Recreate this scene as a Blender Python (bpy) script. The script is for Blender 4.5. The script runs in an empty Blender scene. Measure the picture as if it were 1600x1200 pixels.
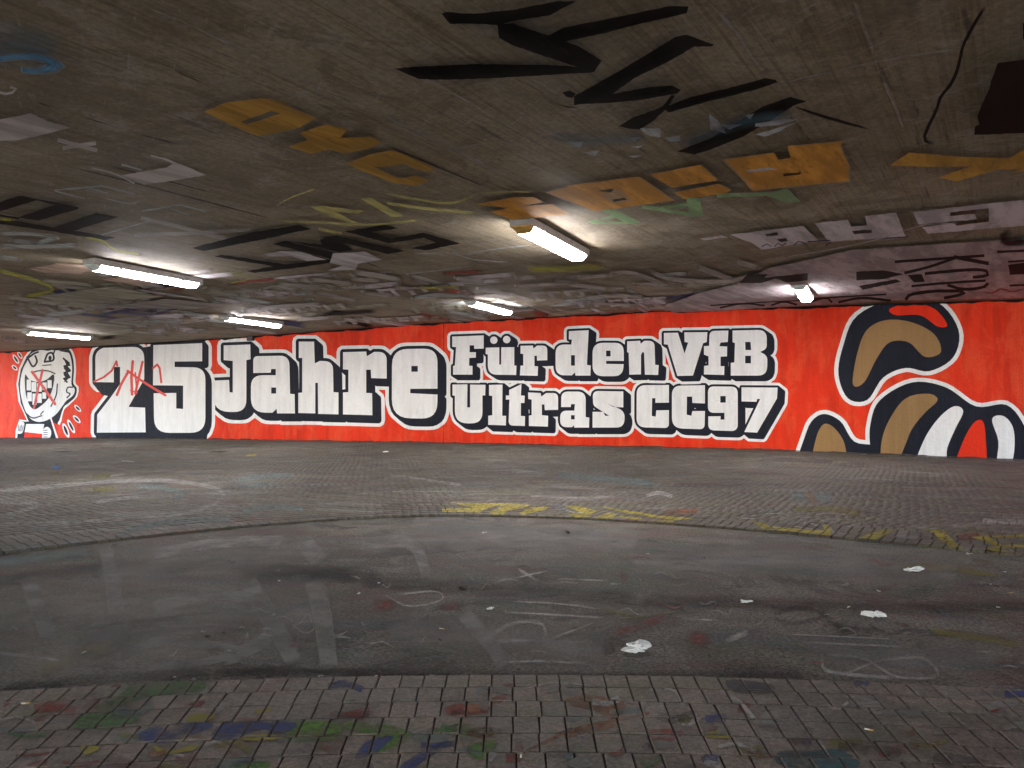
import bpy, bmesh, math, random
import numpy as np
from mathutils import Vector, Matrix
from mathutils.geometry import delaunay_2d_cdt

# ------------------------------------------------------------------ camera, world, sun, exposure
scene = bpy.context.scene
COL = scene.collection
EYE = 1.6
FPX = 1190.0                       # focal length in units of a 1600 wide picture
PITCH = math.atan(37.5 / FPX)
cam_data = bpy.data.cameras.new('camera')
cam = bpy.data.objects.new('camera', cam_data)
COL.objects.link(cam)
cam.location = (0, 0, EYE)
cam.rotation_euler = (math.pi / 2 + PITCH, 0, 0)
cam_data.sensor_width = 36.0
cam_data.lens = FPX * 36.0 / 1600.0
cam_data.clip_end = 2000
scene.camera = cam

SUN_EL, SUN_AZ = math.radians(52), math.radians(200)
world = bpy.data.worlds.new('World')
scene.world = world
world.use_nodes = True
wn = world.node_tree
wn.nodes.clear()
sky = wn.nodes.new('ShaderNodeTexSky')
sky.sky_type = 'NISHITA'
sky.sun_disc = False
sky.sun_elevation = SUN_EL
sky.sun_rotation = SUN_AZ
sky.air_density = 1.0
sky.dust_density = 3.0
bg = wn.nodes.new('ShaderNodeBackground')
bg.inputs['Strength'].default_value = 0.15
wo = wn.nodes.new('ShaderNodeOutputWorld')
wn.links.new(sky.outputs[0], bg.inputs[0])
wn.links.new(bg.outputs[0], wo.inputs[0])
sun_data = bpy.data.lights.new('sun', 'SUN')
sun_data.energy = 5.0
sun_data.angle = math.radians(0.5)
sun_data.color = (1.0, 0.95, 0.88)
sun = bpy.data.objects.new('sun', sun_data)
COL.objects.link(sun)
sdir = Vector((math.sin(SUN_AZ) * math.cos(SUN_EL), math.cos(SUN_AZ) * math.cos(SUN_EL), math.sin(SUN_EL)))
sun.rotation_euler = sdir.to_track_quat('Z', 'Y').to_euler()
sun.location = sdir * 60

scene.view_settings.view_transform = 'Standard'
scene.view_settings.look = 'None'
scene.view_settings.gamma = 1.0
scene.view_settings.use_curve_mapping = False
scene.view_settings.exposure = 2.95
scene.cycles.max_bounces = 6
scene.cycles.diffuse_bounces = 4
scene.cycles.transparent_max_bounces = 14
scene.cycles.use_denoising = True

LAMP_STRENGTH = 15.0
rng = random.Random(7)
nrg = np.random.default_rng(11)

# ------------------------------------------------------------------ the place: wall frame and height fields
WA = np.array((-26.405, 39.347))           # where the mural wall meets the ground at the far left
WU = np.array((0.930196, -0.367063))       # along the wall
WN = np.array((-0.367063, -0.930196))      # out of the wall, towards the hall
_bu = [-60, 0, 7, 13.9, 25.1, 33.3, 37.6, 39.2, 44.9, 100]
_bz = [0, 0, .10, .164, .198, .18, .155, .125, 0.0, 0.0]
_tu = [-60, 0, 13.8, 25.1, 33.3, 37.6, 39.2, 45, 100]
_tz = [4.5, 4.5, 4.703, 4.963, 5.04, 4.968, 4.954, 4.865, 4.865]
CEIL = 4.6


def uw(x, y):
    dx, dy = np.asarray(x) - WA[0], np.asarray(y) - WA[1]
    return dx * WU[0] + dy * WU[1], dx * WN[0] + dy * WN[1]


def xy(u, w):
    return WA[0] + u * WU[0] + w * WN[0], WA[1] + u * WU[1] + w * WN[1]


def _sm(t):
    t = np.clip(t, 0, 1)
    return t * t * (3 - 2 * t)


def ground_z(x, y):
    u, w = uw(x, y)
    return np.interp(u, _bu, _bz) * _sm(1 - np.asarray(w) / 8.0)


def ceil_z(x, y):
    u, w = uw(x, y)
    return CEIL + (np.interp(u, _tu, _tz) - CEIL) * _sm(1 - np.asarray(w) / 14.0)


CP, SP = math.cos(PITCH), math.sin(PITCH)


def ray(px, py):
    a, b = px - 800.0, 600.0 - py
    return a, -b * SP + FPX * CP, b * CP + FPX * SP


def on_ground(px, py, h=0.0):
    rx, ry, rz = ray(px, py)
    z = h
    for _ in range(6):
        t = (z - EYE) / rz
        z = h + float(ground_z(rx * t, ry * t))
    t = (z - EYE) / rz
    return rx * t, ry * t


def on_ceiling(px, py):
    rx, ry, rz = ray(px, py)
    z = CEIL
    for _ in range(12):
        t = (z - EYE) / rz
        z = float(ceil_z(rx * t, ry * t))
    t = (z - EYE) / rz
    return rx * t, ry * t


def on_wall(px, py):
    rx, ry, rz = ray(px, py)
    d = WA[0] * WN[0] + WA[1] * WN[1]
    t = d / (rx * WN[0] + ry * WN[1])
    u, w = uw(rx * t, ry * t)
    return float(u), EYE + rz * t


# ------------------------------------------------------------------ object helpers
def obj(name, mesh, mat=None, parent=None, **props):
    o = bpy.data.objects.new(name, mesh)
    COL.objects.link(o)
    if mat is not None and mesh is not None and not mesh.materials:
        mesh.materials.append(mat)
    o.parent = parent
    for k, v in props.items():
        o[k] = v
    return o


def mesh_from(name, verts, faces, smooth=False, attrs=None):
    me = bpy.data.meshes.new(name)
    me.from_pydata([tuple(v) for v in verts], [], [tuple(f) for f in faces])
    if attrs:
        for k, vals in attrs.items():
            at = me.attributes.new(k, 'FLOAT', 'POINT')
            at.data.foreach_set('value', np.asarray(vals, dtype=np.float32))
    if smooth:
        me.polygons.foreach_set('use_smooth', [True] * len(me.polygons))
    me.update()
    return me


def box_verts(bm, x0, x1, y0, y1, z0, z1, mtx=None):
    r = bmesh.ops.create_cube(bm, size=1.0)
    for v in r['verts']:
        v.co = Vector((x0 + (v.co.x + .5) * (x1 - x0), y0 + (v.co.y + .5) * (y1 - y0), z0 + (v.co.z + .5) * (z1 - z0)))
        if mtx is not None:
            v.co = mtx @ v.co
    return r['verts']


def bm_mesh(name, bm, smooth=False):
    me = bpy.data.meshes.new(name)
    bm.normal_update()
    bm.to_mesh(me)
    bm.free()
    if smooth:
        me.polygons.foreach_set('use_smooth', [True] * len(me.polygons))
    return me


# ------------------------------------------------------------------ material helpers
class NT:
    def __init__(self, name):
        self.m = bpy.data.materials.new(name)
        self.m.use_nodes = True
        self.t = self.m.node_tree
        self.t.nodes.clear()
        self.out = self.n('ShaderNodeOutputMaterial')
        self.b = self.n('ShaderNodeBsdfPrincipled')
        self.t.links.new(self.b.outputs[0], self.out.inputs[0])

    def n(self, typ, **kw):
        nd = self.t.nodes.new(typ)
        for k, v in kw.items():
            setattr(nd, k, v)
        return nd

    def set(self, sock, v):
        if isinstance(v, bpy.types.NodeSocket):
            self.t.links.new(v, sock)
        elif isinstance(v, (tuple, list)) and len(v) == 3 and sock.type == 'RGBA':
            sock.default_value = (*v, 1)
        else:
            sock.default_value = v

    def pos(self, rot=0.0, scale=(1, 1, 1), loc=(0, 0, 0)):
        g = self.n('ShaderNodeNewGeometry')
        mp = self.n('ShaderNodeMapping')
        mp.inputs['Rotation'].default_value = (0, 0, rot)
        mp.inputs['Scale'].default_value = scale
        mp.inputs['Location'].default_value = loc
        # rotate first, then scale
        if rot:
            m1 = self.n('ShaderNodeMapping')
            m1.inputs['Rotation'].default_value = (0, 0, rot)
            self.t.links.new(g.outputs['Position'], m1.inputs[0])
            mp.inputs['Rotation'].default_value = (0, 0, 0)
            self.t.links.new(m1.outputs[0], mp.inputs[0])
        else:
            self.t.links.new(g.outputs['Position'], mp.inputs[0])
        return mp.outputs[0]

    def noise(self, vec, scale, detail=4, rough=.55, dist=0.0):
        nd = self.n('ShaderNodeTexNoise')
        self.set(nd.inputs['Vector'], vec)
        nd.inputs['Scale'].default_value = scale
        nd.inputs['Detail'].default_value = detail
        nd.inputs['Roughness'].default_value = rough
        nd.inputs['Distortion'].default_value = dist
        return nd.outputs[0]

    def ramp(self, f, a, b, lo=0.0, hi=1.0):
        r = self.n('ShaderNodeMapRange')
        r.interpolation_type = 'SMOOTHSTEP'
        self.set(r.inputs[0], f)
        r.inputs[1].default_value = a
        r.inputs[2].default_value = b
        r.inputs[3].default_value = lo
        r.inputs[4].default_value = hi
        return r.outputs[0]

    def math(self, op, a, b=0.0):
        m = self.n('ShaderNodeMath', operation=op)
        self.set(m.inputs[0], a)
        self.set(m.inputs[1], b)
        return m.outputs[0]

    def mix(self, f, a, b, blend='MIX'):
        m = self.n('ShaderNodeMix', data_type='RGBA', blend_type=blend)
        self.set(m.inputs[0], f)
        self.set(m.inputs[6], a)
        self.set(m.inputs[7], b)
        return m.outputs[2]

    def attr(self, name):
        a = self.n('ShaderNodeAttribute')
        a.attribute_name = name
        return a.outputs['Fac']

    def bump(self, h, strength, dist):
        b = self.n('ShaderNodeBump')
        b.inputs['Strength'].default_value = strength
        b.inputs['Distance'].default_value = dist
        self.set(b.inputs['Height'], h)
        self.t.links.new(b.outputs[0], self.b.inputs['Normal'])

    def done(self, color, rough=.8, spec=.5, alpha=None):
        self.set(self.b.inputs['Base Color'], color)
        self.set(self.b.inputs['Roughness'], rough)
        self.set(self.b.inputs['Specular IOR Level'], spec)
        if alpha is not None:
            self.set(self.b.inputs['Alpha'], alpha)
        return self.m


def lin(r, g, b):
    f = lambda c: (c / 255 / 12.92) if c <= 10 else ((c / 255 + .055) / 1.055) ** 2.4
    return (f(r), f(g), f(b))


WROT = math.atan2(0.367063, 0.930196)      # turns world x,y so that x runs along the wall
BOARD_ROT = math.atan2(0.547, 0.837)       # turns world so that y runs along the formwork boards


def wall_paint(name, color, rough=.42, var=.25, spec=.5, thin=None):
    t = NT(name)
    v = t.pos(WROT, (1, 1, 1))
    rid = t.noise(t.pos(WROT, (11, 11, .35)), 1.0, 4, .65)
    lump = t.noise(v, 14.0, 5, .6)
    fine = t.noise(v, 60.0, 3, .6)
    h = t.math('ADD', t.math('MULTIPLY', rid, .9), t.math('ADD', t.math('MULTIPLY', lump, .8), t.math('MULTIPLY', fine, .25)))
    t.bump(h, .8, .045)
    streak = t.ramp(t.noise(t.pos(WROT, (3.5, 3.5, .25)), 1.0, 5, .65), .42, .6)
    big = t.ramp(t.noise(v, .35, 4, .6), .4, .6)
    dark = tuple(c * (1 - var) for c in color)
    lite = tuple(min(.9, c * (1 + var * .4) + .012 * var) for c in color)
    c = t.mix(streak, dark, color)
    c = t.mix(t.math('MULTIPLY', big, .6), c, lite)
    if thin is not None:  # noise patches of a second tone; on the red they paint in lamp sheen
        patches = t.ramp(t.noise(t.pos(WROT, (1.3, 1.3, .7), (2, 0, 5)), 1.0, 6, .7, .5), .44, .62, 0, .5)
        c = t.mix(patches, c, thin)
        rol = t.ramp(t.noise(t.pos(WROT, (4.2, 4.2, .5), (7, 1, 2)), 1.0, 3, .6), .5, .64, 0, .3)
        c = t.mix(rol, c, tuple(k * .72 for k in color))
    speck = t.ramp(t.noise(v, 16.0, 4, .75), .54, .66)
    c = t.mix(t.math('MULTIPLY', speck, .30), c, tuple(c_ * .62 for c_ in color))
    return t.done(c, t.ramp(lump, .3, .7, rough - .07, rough + .12), spec)


def sheet_paint(name, color, cover=1.0, wear=.5, wscale=9.0, rough=.65, board=False, spec=.2):
    """thin old paint: covers by attribute 'a', broken up by wear"""
    t = NT(name)
    v = t.pos(BOARD_ROT, (1, .18, 1)) if board else t.pos()
    n1 = t.noise(v, wscale, 5, .65)
    n2 = t.noise(v, wscale * 5, 3, .6)
    n = t.math('ADD', t.math('MULTIPLY', n1, .65), t.math('MULTIPLY', n2, .35))
    lo = .28 + .24 * wear
    worn = t.ramp(n, lo - .06 - .1 * wear, lo + .12, 1 - min(1, wear * 1.2) if wear < .8 else 0, 1)
    al = t.math('MULTIPLY', t.math('MULTIPLY', t.attr('a'), worn), cover)
    c = t.mix(t.ramp(t.noise(v, 2.3, 6, .7), .42, .6), tuple(k * .66 for k in color), tuple(min(.88, k * 1.06) for k in color))
    return t.done(c, rough, spec, al)


# ------------------------------------------------------------------ 2D shapes
def fillet(pts, n=6):
    """points (x, y) or (x, y, r): a corner with r is rounded"""
    out = []
    L = len(pts)
    for i, p in enumerate(pts):
        if len(p) == 2:
            out.append((p[0], p[1]))
            continue
        x, y, r = p
        a, b = pts[i - 1], pts[(i + 1) % L]
        va, vb = np.array([a[0] - x, a[1] - y], float), np.array([b[0] - x, b[1] - y], float)
        la, lb = np.linalg.norm(va), np.linalg.norm(vb)
        if la < 1e-6 or lb < 1e-6:
            out.append((x, y))
            continue
        d = min(r * 1.25, la * .49 if len(a) == 3 else la * .95, lb * .49 if len(b) == 3 else lb * .95)
        p0, p2 = np.array([x, y]) + va / la * d, np.array([x, y]) + vb / lb * d
        for k in range(n + 1):
            s = k / n
            q = (1 - s) ** 2 * p0 + 2 * s * (1 - s) * np.array([x, y]) + s * s * p2
            out.append((float(q[0]), float(q[1])))
    return out


def smooth_closed(pts, n=5):
    P = np.array(pts, float)
    out = []
    L = len(P)
    for i in range(L):
        p0, p1, p2, p3 = P[i - 1], P[i], P[(i + 1) % L], P[(i + 2) % L]
        for k in range(n):
            t = k / n
            q = .5 * ((2 * p1) + (-p0 + p2) * t + (2 * p0 - 5 * p1 + 4 * p2 - p3) * t * t + (-p0 + 3 * p1 - 3 * p2 + p3) * t ** 3)
            out.append((float(q[0]), float(q[1])))
    return out


def smooth_open(pts, step):
    P = np.array(pts, float)
    if len(P) > 2:
        E_ = np.vstack([2 * P[0] - P[1], P, 2 * P[-1] - P[-2]])
        out = []
        for i in range(1, len(E_) - 2):
            p0, p1, p2, p3 = E_[i - 1:i + 3]
            for k in range(8):
                t = k / 8
                out.append(.5 * ((2 * p1) + (-p0 + p2) * t + (2 * p0 - 5 * p1 + 4 * p2 - p3) * t * t + (-p0 + 3 * p1 - 3 * p2 + p3) * t ** 3))
        out.append(P[-1])
        P = np.array(out)
    d = np.r_[0, np.cumsum(np.hypot(*np.diff(P, axis=0).T))]
    m = max(2, int(d[-1] / step) + 1)
    s = np.linspace(0, d[-1], m)
    return np.c_[np.interp(s, d, P[:, 0]), np.interp(s, d, P[:, 1])]


def hull(P):
    P = sorted(set((round(a, 4), round(b, 4)) for a, b in P))
    def half(Q):
        h = []
        for p in Q:
            while len(h) > 1 and (h[-1][0] - h[-2][0]) * (p[1] - h[-2][1]) - (h[-1][1] - h[-2][1]) * (p[0] - h[-2][0]) <= 0:
                h.pop()
            h.append(p)
        return h
    a, b = half(P), half(P[::-1])
    return a[:-1] + b[:-1]


def swell(poly, r, s=(0, 0), n=10):
    """pieces whose union is the polygon swept along s and grown by r"""
    out = [poly, [(x + s[0], y + s[1]) for x, y in poly]]
    circ = [(r * math.cos(2 * math.pi * k / n), r * math.sin(2 * math.pi * k / n)) for k in range(n)]
    for i in range(len(poly)):
        p, q = poly[i], poly[(i + 1) % len(poly)]
        if abs(p[0] - q[0]) + abs(p[1] - q[1]) < 1e-6:
            continue
        base = [p, q, (p[0] + s[0], p[1] + s[1]), (q[0] + s[0], q[1] + s[1])]
        out.append(hull([(a + c, b + d) for a, b in base for c, d in circ]))
    return out


def fix(poly):
    out = []
    for p in poly:
        if not out or abs(p[0] - out[-1][0]) + abs(p[1] - out[-1][1]) > 1e-5:
            out.append(p)
    if len(out) > 1 and abs(out[0][0] - out[-1][0]) + abs(out[0][1] - out[-1][1]) < 1e-5:
        out.pop()
    return out


def union(polys, extra=None, need=None):
    """triangles of the union of 2D polygons; need(set of ids) chooses which cells stay"""
    vs, fs = [], []
    for p in polys:
        p = fix(p)
        if len(p) < 3:
            fs.append([])
            continue
        if sum(p[i - 1][0] * p[i][1] - p[i][0] * p[i - 1][1] for i in range(len(p))) < 0:
            p = p[::-1]
        fs.append(list(range(len(vs), len(vs) + len(p))))
        vs += [Vector(q) for q in p]
    if extra is not None:
        vs += [Vector(q) for q in extra]
    ids = [i for i, f in enumerate(fs) if f]
    v, e, f, ov, oe, of = delaunay_2d_cdt(vs, [], [fs[i] for i in ids], 0, 1e-6, True)
    keep, tags = [], []
    for tri, o in zip(f, of):
        if not o:
            continue
        o = [ids[k] for k in o]
        if need is None or need(o):
            keep.append(tri)
            tags.append(o)
    return [(a.x, a.y) for a in v], keep, tags


def compact(vs, fs):
    used = sorted(set(i for f in fs for i in f))
    mp = {i: k for k, i in enumerate(used)}
    return [vs[i] for i in used], [tuple(mp[i] for i in f) for f in fs]


# ------------------------------------------------------------------ ground
def grid_mesh(name, us, ws, zf, dz, flip=False):
    U, W = np.meshgrid(us, ws, indexing='ij')
    X, Y = xy(U, W)
    Z = zf(X, Y) + dz
    n, m = U.shape
    V = np.c_[X.ravel(), Y.ravel(), Z.ravel()]
    F = []
    for i in range(n - 1):
        for j in range(m - 1):
            q = (i * m + j, (i + 1) * m + j, (i + 1) * m + j + 1, i * m + j + 1)
            F.append(q if flip else q[::-1])
    return mesh_from(name, V, F, True)


def asphalt_material():
    t = NT('asphalt')
    v = t.pos()
    big = t.noise(v, .55, 5, .6)
    mid = t.noise(v, 2.2, 6, .65, .6)
    fine = t.noise(v, 130, 2, .5)
    c = t.mix(t.ramp(big, .42, .58), (.092, .079, .065), (.155, .137, .115))
    c = t.mix(t.ramp(mid, .48, .62, 0, .8), c, (.185, .170, .152))
    c = t.mix(t.ramp(t.noise(v, 1.1, 5, .7, 1.0), .50, .62, 0, .75), c, (.028, .024, .022))
    # faint tints left by years of paint
    for k, (loc, col_, a) in enumerate([((3, 7, 1), (.12, .055, .045), .55), ((9, 2, 4), (.10, .10, .05), .5),
                                        ((1, 12, 7), (.06, .085, .10), .5), ((6, 5, 9), (.06, .09, .06), .4)]):
        f = t.ramp(t.noise(t.pos(0, (.8, 1.5, 1), loc), .95, 7, .72, .9), .51, .63, 0, a)
        c = t.mix(f, c, col_)
    scr = t.ramp(t.noise(t.pos(.5, (1.2, 14, 1)), 1.3, 4, .7), .56, .66, 0, .42)
    c = t.mix(scr, c, (.20, .19, .18))
    c = t.mix(t.ramp(t.noise(t.pos(-.4, (9, 1.0, 1), (3, 3, 0)), 1.2, 5, .75), .57, .66, 0, .35), c, (.17, .16, .15))
    c = t.mix(t.ramp(t.noise(v, 22, 4, .7), .55, .66, 0, .5), c, (.15, .14, .13))
    grain = t.noise(v, 38, 5, .8)
    vo = t.n('ShaderNodeTexVoronoi')
    vo.inputs['Scale'].default_value = 9.0
    t.set(vo.inputs['Vector'], v)
    c = t.mix(t.ramp(vo.outputs['Distance'], .10, .05, 0, .55), c, (.17, .16, .15))
    vo2 = t.n('ShaderNodeTexVoronoi')
    vo2.inputs['Scale'].default_value = 5.3
    t.set(vo2.inputs['Vector'], t.pos(.7, (1, 1, 1), (3, 4, 0)))
    c = t.mix(t.ramp(vo2.outputs['Distance'], .09, .05, 0, .7), c, (.022, .02, .019))
    g = t.math('MULTIPLY', t.ramp(grain, .37, .63, .42, 1.65), t.ramp(fine, .35, .7, .7, 1.25))
    gm = t.n('ShaderNodeMix', data_type='RGBA', blend_type='MULTIPLY')
    gm.inputs[0].default_value = 1
    t.set(gm.inputs[6], c)
    t.set(gm.inputs[7], g)
    t.bump(t.math('ADD', t.math('MULTIPLY', fine, .5), t.math('MULTIPLY', mid, 1.2)), .9, .010)
    return t.done(gm.outputs[2], t.ramp(mid, .3, .7, .72, .9), .25)


def paver_material(name, tint):
    t = NT(name)
    v = t.pos()
    oi = t.n('ShaderNodeObjectInfo')
    rnd = t.math('FRACT', t.math('ADD', oi.outputs['Random'], t.attr('rnd')))
    big = t.noise(v, .8, 5, .65, .7)
    mid = t.noise(v, 5.0, 6, .65)
    fine = t.noise(v, 160, 2, .5)
    c0 = tuple(x * .78 for x in tint)
    c1 = tuple(x * 1.22 for x in tint)
    c = t.mix(rnd, c0, c1)
    c = t.mix(t.ramp(mid, .46, .62, 0, .6), c, tuple(x * 1.45 for x in tint))
    c = t.mix(t.ramp(big, .5, .63, 0, .7), c, tuple(x * .55 for x in tint))
    for k, (loc, col_, a) in enumerate([((3, 7, 1), (.13, .065, .05), .5), ((9, 2, 4), (.12, .12, .055), .45),
                                        ((1, 12, 7), (.08, .10, .12), .4), ((6, 5, 9), (.075, .11, .075), .35),
                                        ((2, 15, 3), (.20, .19, .18), .5)]):
        f = t.ramp(t.noise(t.pos(0, (.7, 1.3, 1), loc), 1.0, 6, .72, .9), .53, .65, 0, a)
        c = t.mix(f, c, col_)
    g = t.math('MULTIPLY', t.ramp(t.noise(v, 45, 5, .8), .36, .64, .68, 1.35), t.ramp(fine, .35, .7, .85, 1.12))
    gm = t.n('ShaderNodeMix', data_type='RGBA', blend_type='MULTIPLY')
    gm.inputs[0].default_value = 1
    t.set(gm.inputs[6], c)
    t.set(gm.inputs[7], g)
    t.bump(t.math('ADD', t.math('MULTIPLY', fine, .5), mid), .35, .004)
    return t.done(gm.outputs[2], t.ramp(mid, .3, .7, .65, .85), .3)


def plain(name, color, rough=.8, spec=.4, scale=8, var=.3, bump=0.0):
    t = NT(name)
    v = t.pos()
    n = t.noise(v, scale, 5, .6)
    c = t.mix(t.ramp(n, .3, .7), tuple(k * (1 - var) for k in color), tuple(min(.95, k * (1 + var * .4)) for k in color))
    if bump:
        t.bump(n, .6, bump)
    return t.done(c, rough, spec)


M_ASPH = asphalt_material()
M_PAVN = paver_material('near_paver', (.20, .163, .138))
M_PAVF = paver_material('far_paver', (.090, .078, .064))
M_SAND = plain('joint_sand', (.026, .021, .017), .95, .2, 30)
M_SOIL = plain('outer_ground', (.36, .34, .31), .9, .3, .4, .3)

gm_ = bpy.data.meshes.new('ground')
gm_.from_pydata([(-600, -600, -.06), (600, -600, -.06), (600, 600, -.06), (-600, 600, -.06)], [], [(0, 1, 2, 3)])
obj('ground', gm_, M_SOIL, None, kind='structure')

road = obj('road', grid_mesh('road', np.linspace(-14, 74, 90), np.linspace(-.5, 44, 60), ground_z, 0.0), M_ASPH, None, kind='structure')

# far pavement: courses of pavers run as arcs round the turning circle
FC = np.array((-.1, 2.0))
_fp = [(0, 868), (180, 847), (380, 825), (560, 810), (700, 805), (900, 812), (1100, 825), (1300, 843), (1500, 862), (1600, 870)]
_fpts = np.array([on_ground(*p) for p in _fp]) - FC
_fth = np.arctan2(_fpts[:, 0], _fpts[:, 1])
_fr = np.hypot(*_fpts.T)
_fr = np.convolve(np.r_[_fr[0], _fr, _fr[-1]], [.25, .5, .25], 'valid')


def far_edge(th):
    return np.interp(th, _fth, _fr)


NC, NR = np.array((.062, -11.716)), 16.307
PW, PL, JOINT = .133, .205, .0085
ZN, ZF = .014, .032                          # height of the paver tops


def lay(center, radius_of, rows, sgn, th0, th1, keep, seed):
    r_ = random.Random(seed)
    out = []
    th = np.linspace(th0, th1, 500)
    for k in range(rows):
        R0 = radius_of(th) + sgn * k * PL
        d = np.r_[0, np.cumsum(np.hypot(np.diff(R0 * np.sin(th)), np.diff(R0 * np.cos(th))))]
        s = (k % 2) * PW / 2 + r_.uniform(-.034, .034)
        ss = np.arange(s, d[-1] - PW, PW)
        tha, thb = np.interp(ss, d, th), np.interp(ss + PW, d, th)
        ra, rb = np.interp(tha, th, R0), np.interp(thb, th, R0)
        rm = (ra + rb) / 2 + sgn * PL / 2
        tm = (tha + thb) / 2
        cx, cy = center[0] + rm * np.sin(tm), center[1] + rm * np.cos(tm)
        ang = -tm - np.arctan2(rb - ra, PW) * (1 if True else 0) * -1
        ok = keep(cx, cy)
        for a, b, c in zip(cx[ok], cy[ok], ang[ok]):
            out.append((a, b, c, k))
    return out


def far_keep(x, y):
    u, w = uw(x, y)
    return (w > .08) & (np.abs(x) < .73 * y + 1.6) & (u > -6) & (u < 52)


far_bricks = lay(FC, far_edge, 205, 1, -1.15, 1.2, far_keep, 3)
near_bricks = lay(NC, lambda th: np.full_like(th, NR), 15, -1, -.32, .32, lambda x, y: (y > 1.2) & (np.abs(x) < .73 * y + 1.0), 4)

far_pave = obj('far_pavement', None, None, None)
bpy.data.objects.remove(far_pave)
# bedding under the far pavers: from the curved edge to the wall
th = np.linspace(-1.15, 1.2, 120)
rs = np.r_[np.linspace(0, 12, 24), np.linspace(13, 44, 44)]
V, F = [], []
for i, a in enumerate(th):
    R0 = float(far_edge(a)) + .004
    for r in rs:
        x, y = FC[0] + (R0 + r) * math.sin(a), FC[1] + (R0 + r) * math.cos(a)
        V.append((x, y, float(ground_z(x, y)) + .018))
m = len(rs)
for i in range(len(th) - 1):
    for j in range(m - 1):
        c = V[i * m + j]
        if uw(c[0], c[1])[1] > -1.5:
            F.append((i * m + j, i * m + j + 1, (i + 1) * m + j + 1, (i + 1) * m + j))
far_pave = obj('far_pavement', mesh_from('far_pavement', V, F, True), M_SAND, None, kind='structure')
th = np.linspace(-.36, .36, 60)
V, F = [], []
for i, a in enumerate(th):
    for r in (0.004, 1.0, 2.0, 3.3):
        V.append((NC[0] + (NR - r) * math.sin(a), NC[1] + (NR - r) * math.cos(a), .004))
for i in range(len(th) - 1):
    for j in range(3):
        F.append((i * 4 + j, (i + 1) * 4 + j, (i + 1) * 4 + j + 1, i * 4 + j + 1))
near_pave = obj('near_pavement', mesh_from('near_pavement', V, F), M_SAND, None, kind='structure')


def paver_mesh(name, jit):
    r_ = random.Random(jit)
    bm = bmesh.new()
    hx, hy = (PW - JOINT) / 2, (PL - JOINT * .8) / 2
    vs = box_verts(bm, -hx, hx, -hy, hy, -.05, 0)
    for v in vs:
        v.co.x += r_.uniform(-.0018, .0018)
        v.co.y += r_.uniform(-.0022, .0022)
    top = [e for e in bm.edges if all(v.co.z > -.01 for v in e.verts)]
    bmesh.ops.bevel(bm, geom=top, offset=.005, segments=1, affect='EDGES')
    return bm_mesh(name, bm)


PAVN = [paver_mesh('paver', k) for k in range(6)]
PAVF = [paver_mesh('paver', k + 20) for k in range(6)]


def lay_objects(bricks, meshes, mat, parent, ztop, zf, order, limit):
    idx = sorted(range(len(bricks)), key=order)
    zs = {}
    r_ = random.Random(5)
    for q in idx[:limit]:
        x, y, a, k = bricks[q]
        me = meshes[r_.randrange(len(meshes))]
        o = obj('paver', me, mat, parent)
        z = float(zf(x, y)) + ztop + r_.uniform(-.0016, .0016)
        o.location = (x, y, z)
        o.rotation_euler = (0, 0, a)
        zs[q] = z
    rest = idx[limit:]
    if rest:
        B = np.array([bricks[q][:3] for q in rest])
        z = zf(B[:, 0], B[:, 1]) + ztop + nrg.uniform(-.0016, .0016, len(B))
        for q, zz in zip(rest, z):
            zs[q] = float(zz)
        hx, hy = (PW - JOINT) / 2, (PL - JOINT * .8) / 2
        loc = np.array([(-hx, -hy), (hx, -hy), (hx, hy), (-hx, hy)])
        loc8 = np.concatenate([loc, loc])[None].repeat(len(B), 0) + nrg.uniform(-.0018, .0018, (len(B), 1, 2))
        loc8 = loc8 + nrg.uniform(-.0012, .0012, loc8.shape)
        ca, sa = np.cos(B[:, 2])[:, None], np.sin(B[:, 2])[:, None]
        X = B[:, 0:1] + loc8[..., 0] * ca - loc8[..., 1] * sa
        Y = B[:, 1:2] + loc8[..., 0] * sa + loc8[..., 1] * ca
        Z = np.c_[np.repeat(z[:, None], 4, 1), np.repeat(z[:, None] - .05, 4, 1)]
        Z[:, :4] += nrg.uniform(-.0007, .0007, (len(B), 4))
        V = np.stack([X, Y, Z], -1).reshape(-1, 3)
        base = (np.arange(len(B)) * 8)[:, None, None]
        fq = np.array([(0, 1, 2, 3), (4, 5, 1, 0), (5, 6, 2, 1), (6, 7, 3, 2), (7, 4, 0, 3)])[None]
        Fq = (base + fq).reshape(-1, 4)
        me = bpy.data.meshes.new('pavers')
        me.vertices.add(len(V))
        me.vertices.foreach_set('co', V.ravel().astype(np.float32))
        me.loops.add(Fq.size)
        me.loops.foreach_set('vertex_index', Fq.ravel().astype(np.int32))
        me.polygons.add(len(Fq))
        me.polygons.foreach_set('loop_start', np.arange(0, Fq.size, 4, dtype=np.int32))
        me.update(calc_edges=True)
        at = me.attributes.new('rnd', 'FLOAT', 'POINT')
        at.data.foreach_set('value', np.repeat(nrg.random(len(B)), 8).astype(np.float32))
        o = obj('pavers', me, mat, parent, kind='stuff')
    return zs


def near_order(q):
    x, y = near_bricks[q][:2]
    vis = y > 3.25 and abs(x) < .70 * y
    return (0 if vis else 1, y)


def far_order(q):
    x, y = far_bricks[q][:2]
    return math.hypot(x, y) + (0 if abs(x) < .69 * y else 50)


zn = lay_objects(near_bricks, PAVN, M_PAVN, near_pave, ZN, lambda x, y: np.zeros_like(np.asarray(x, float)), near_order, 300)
zf_ = lay_objects(far_bricks, PAVF, M_PAVF, far_pave, ZF, ground_z, far_order, 300)

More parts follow.
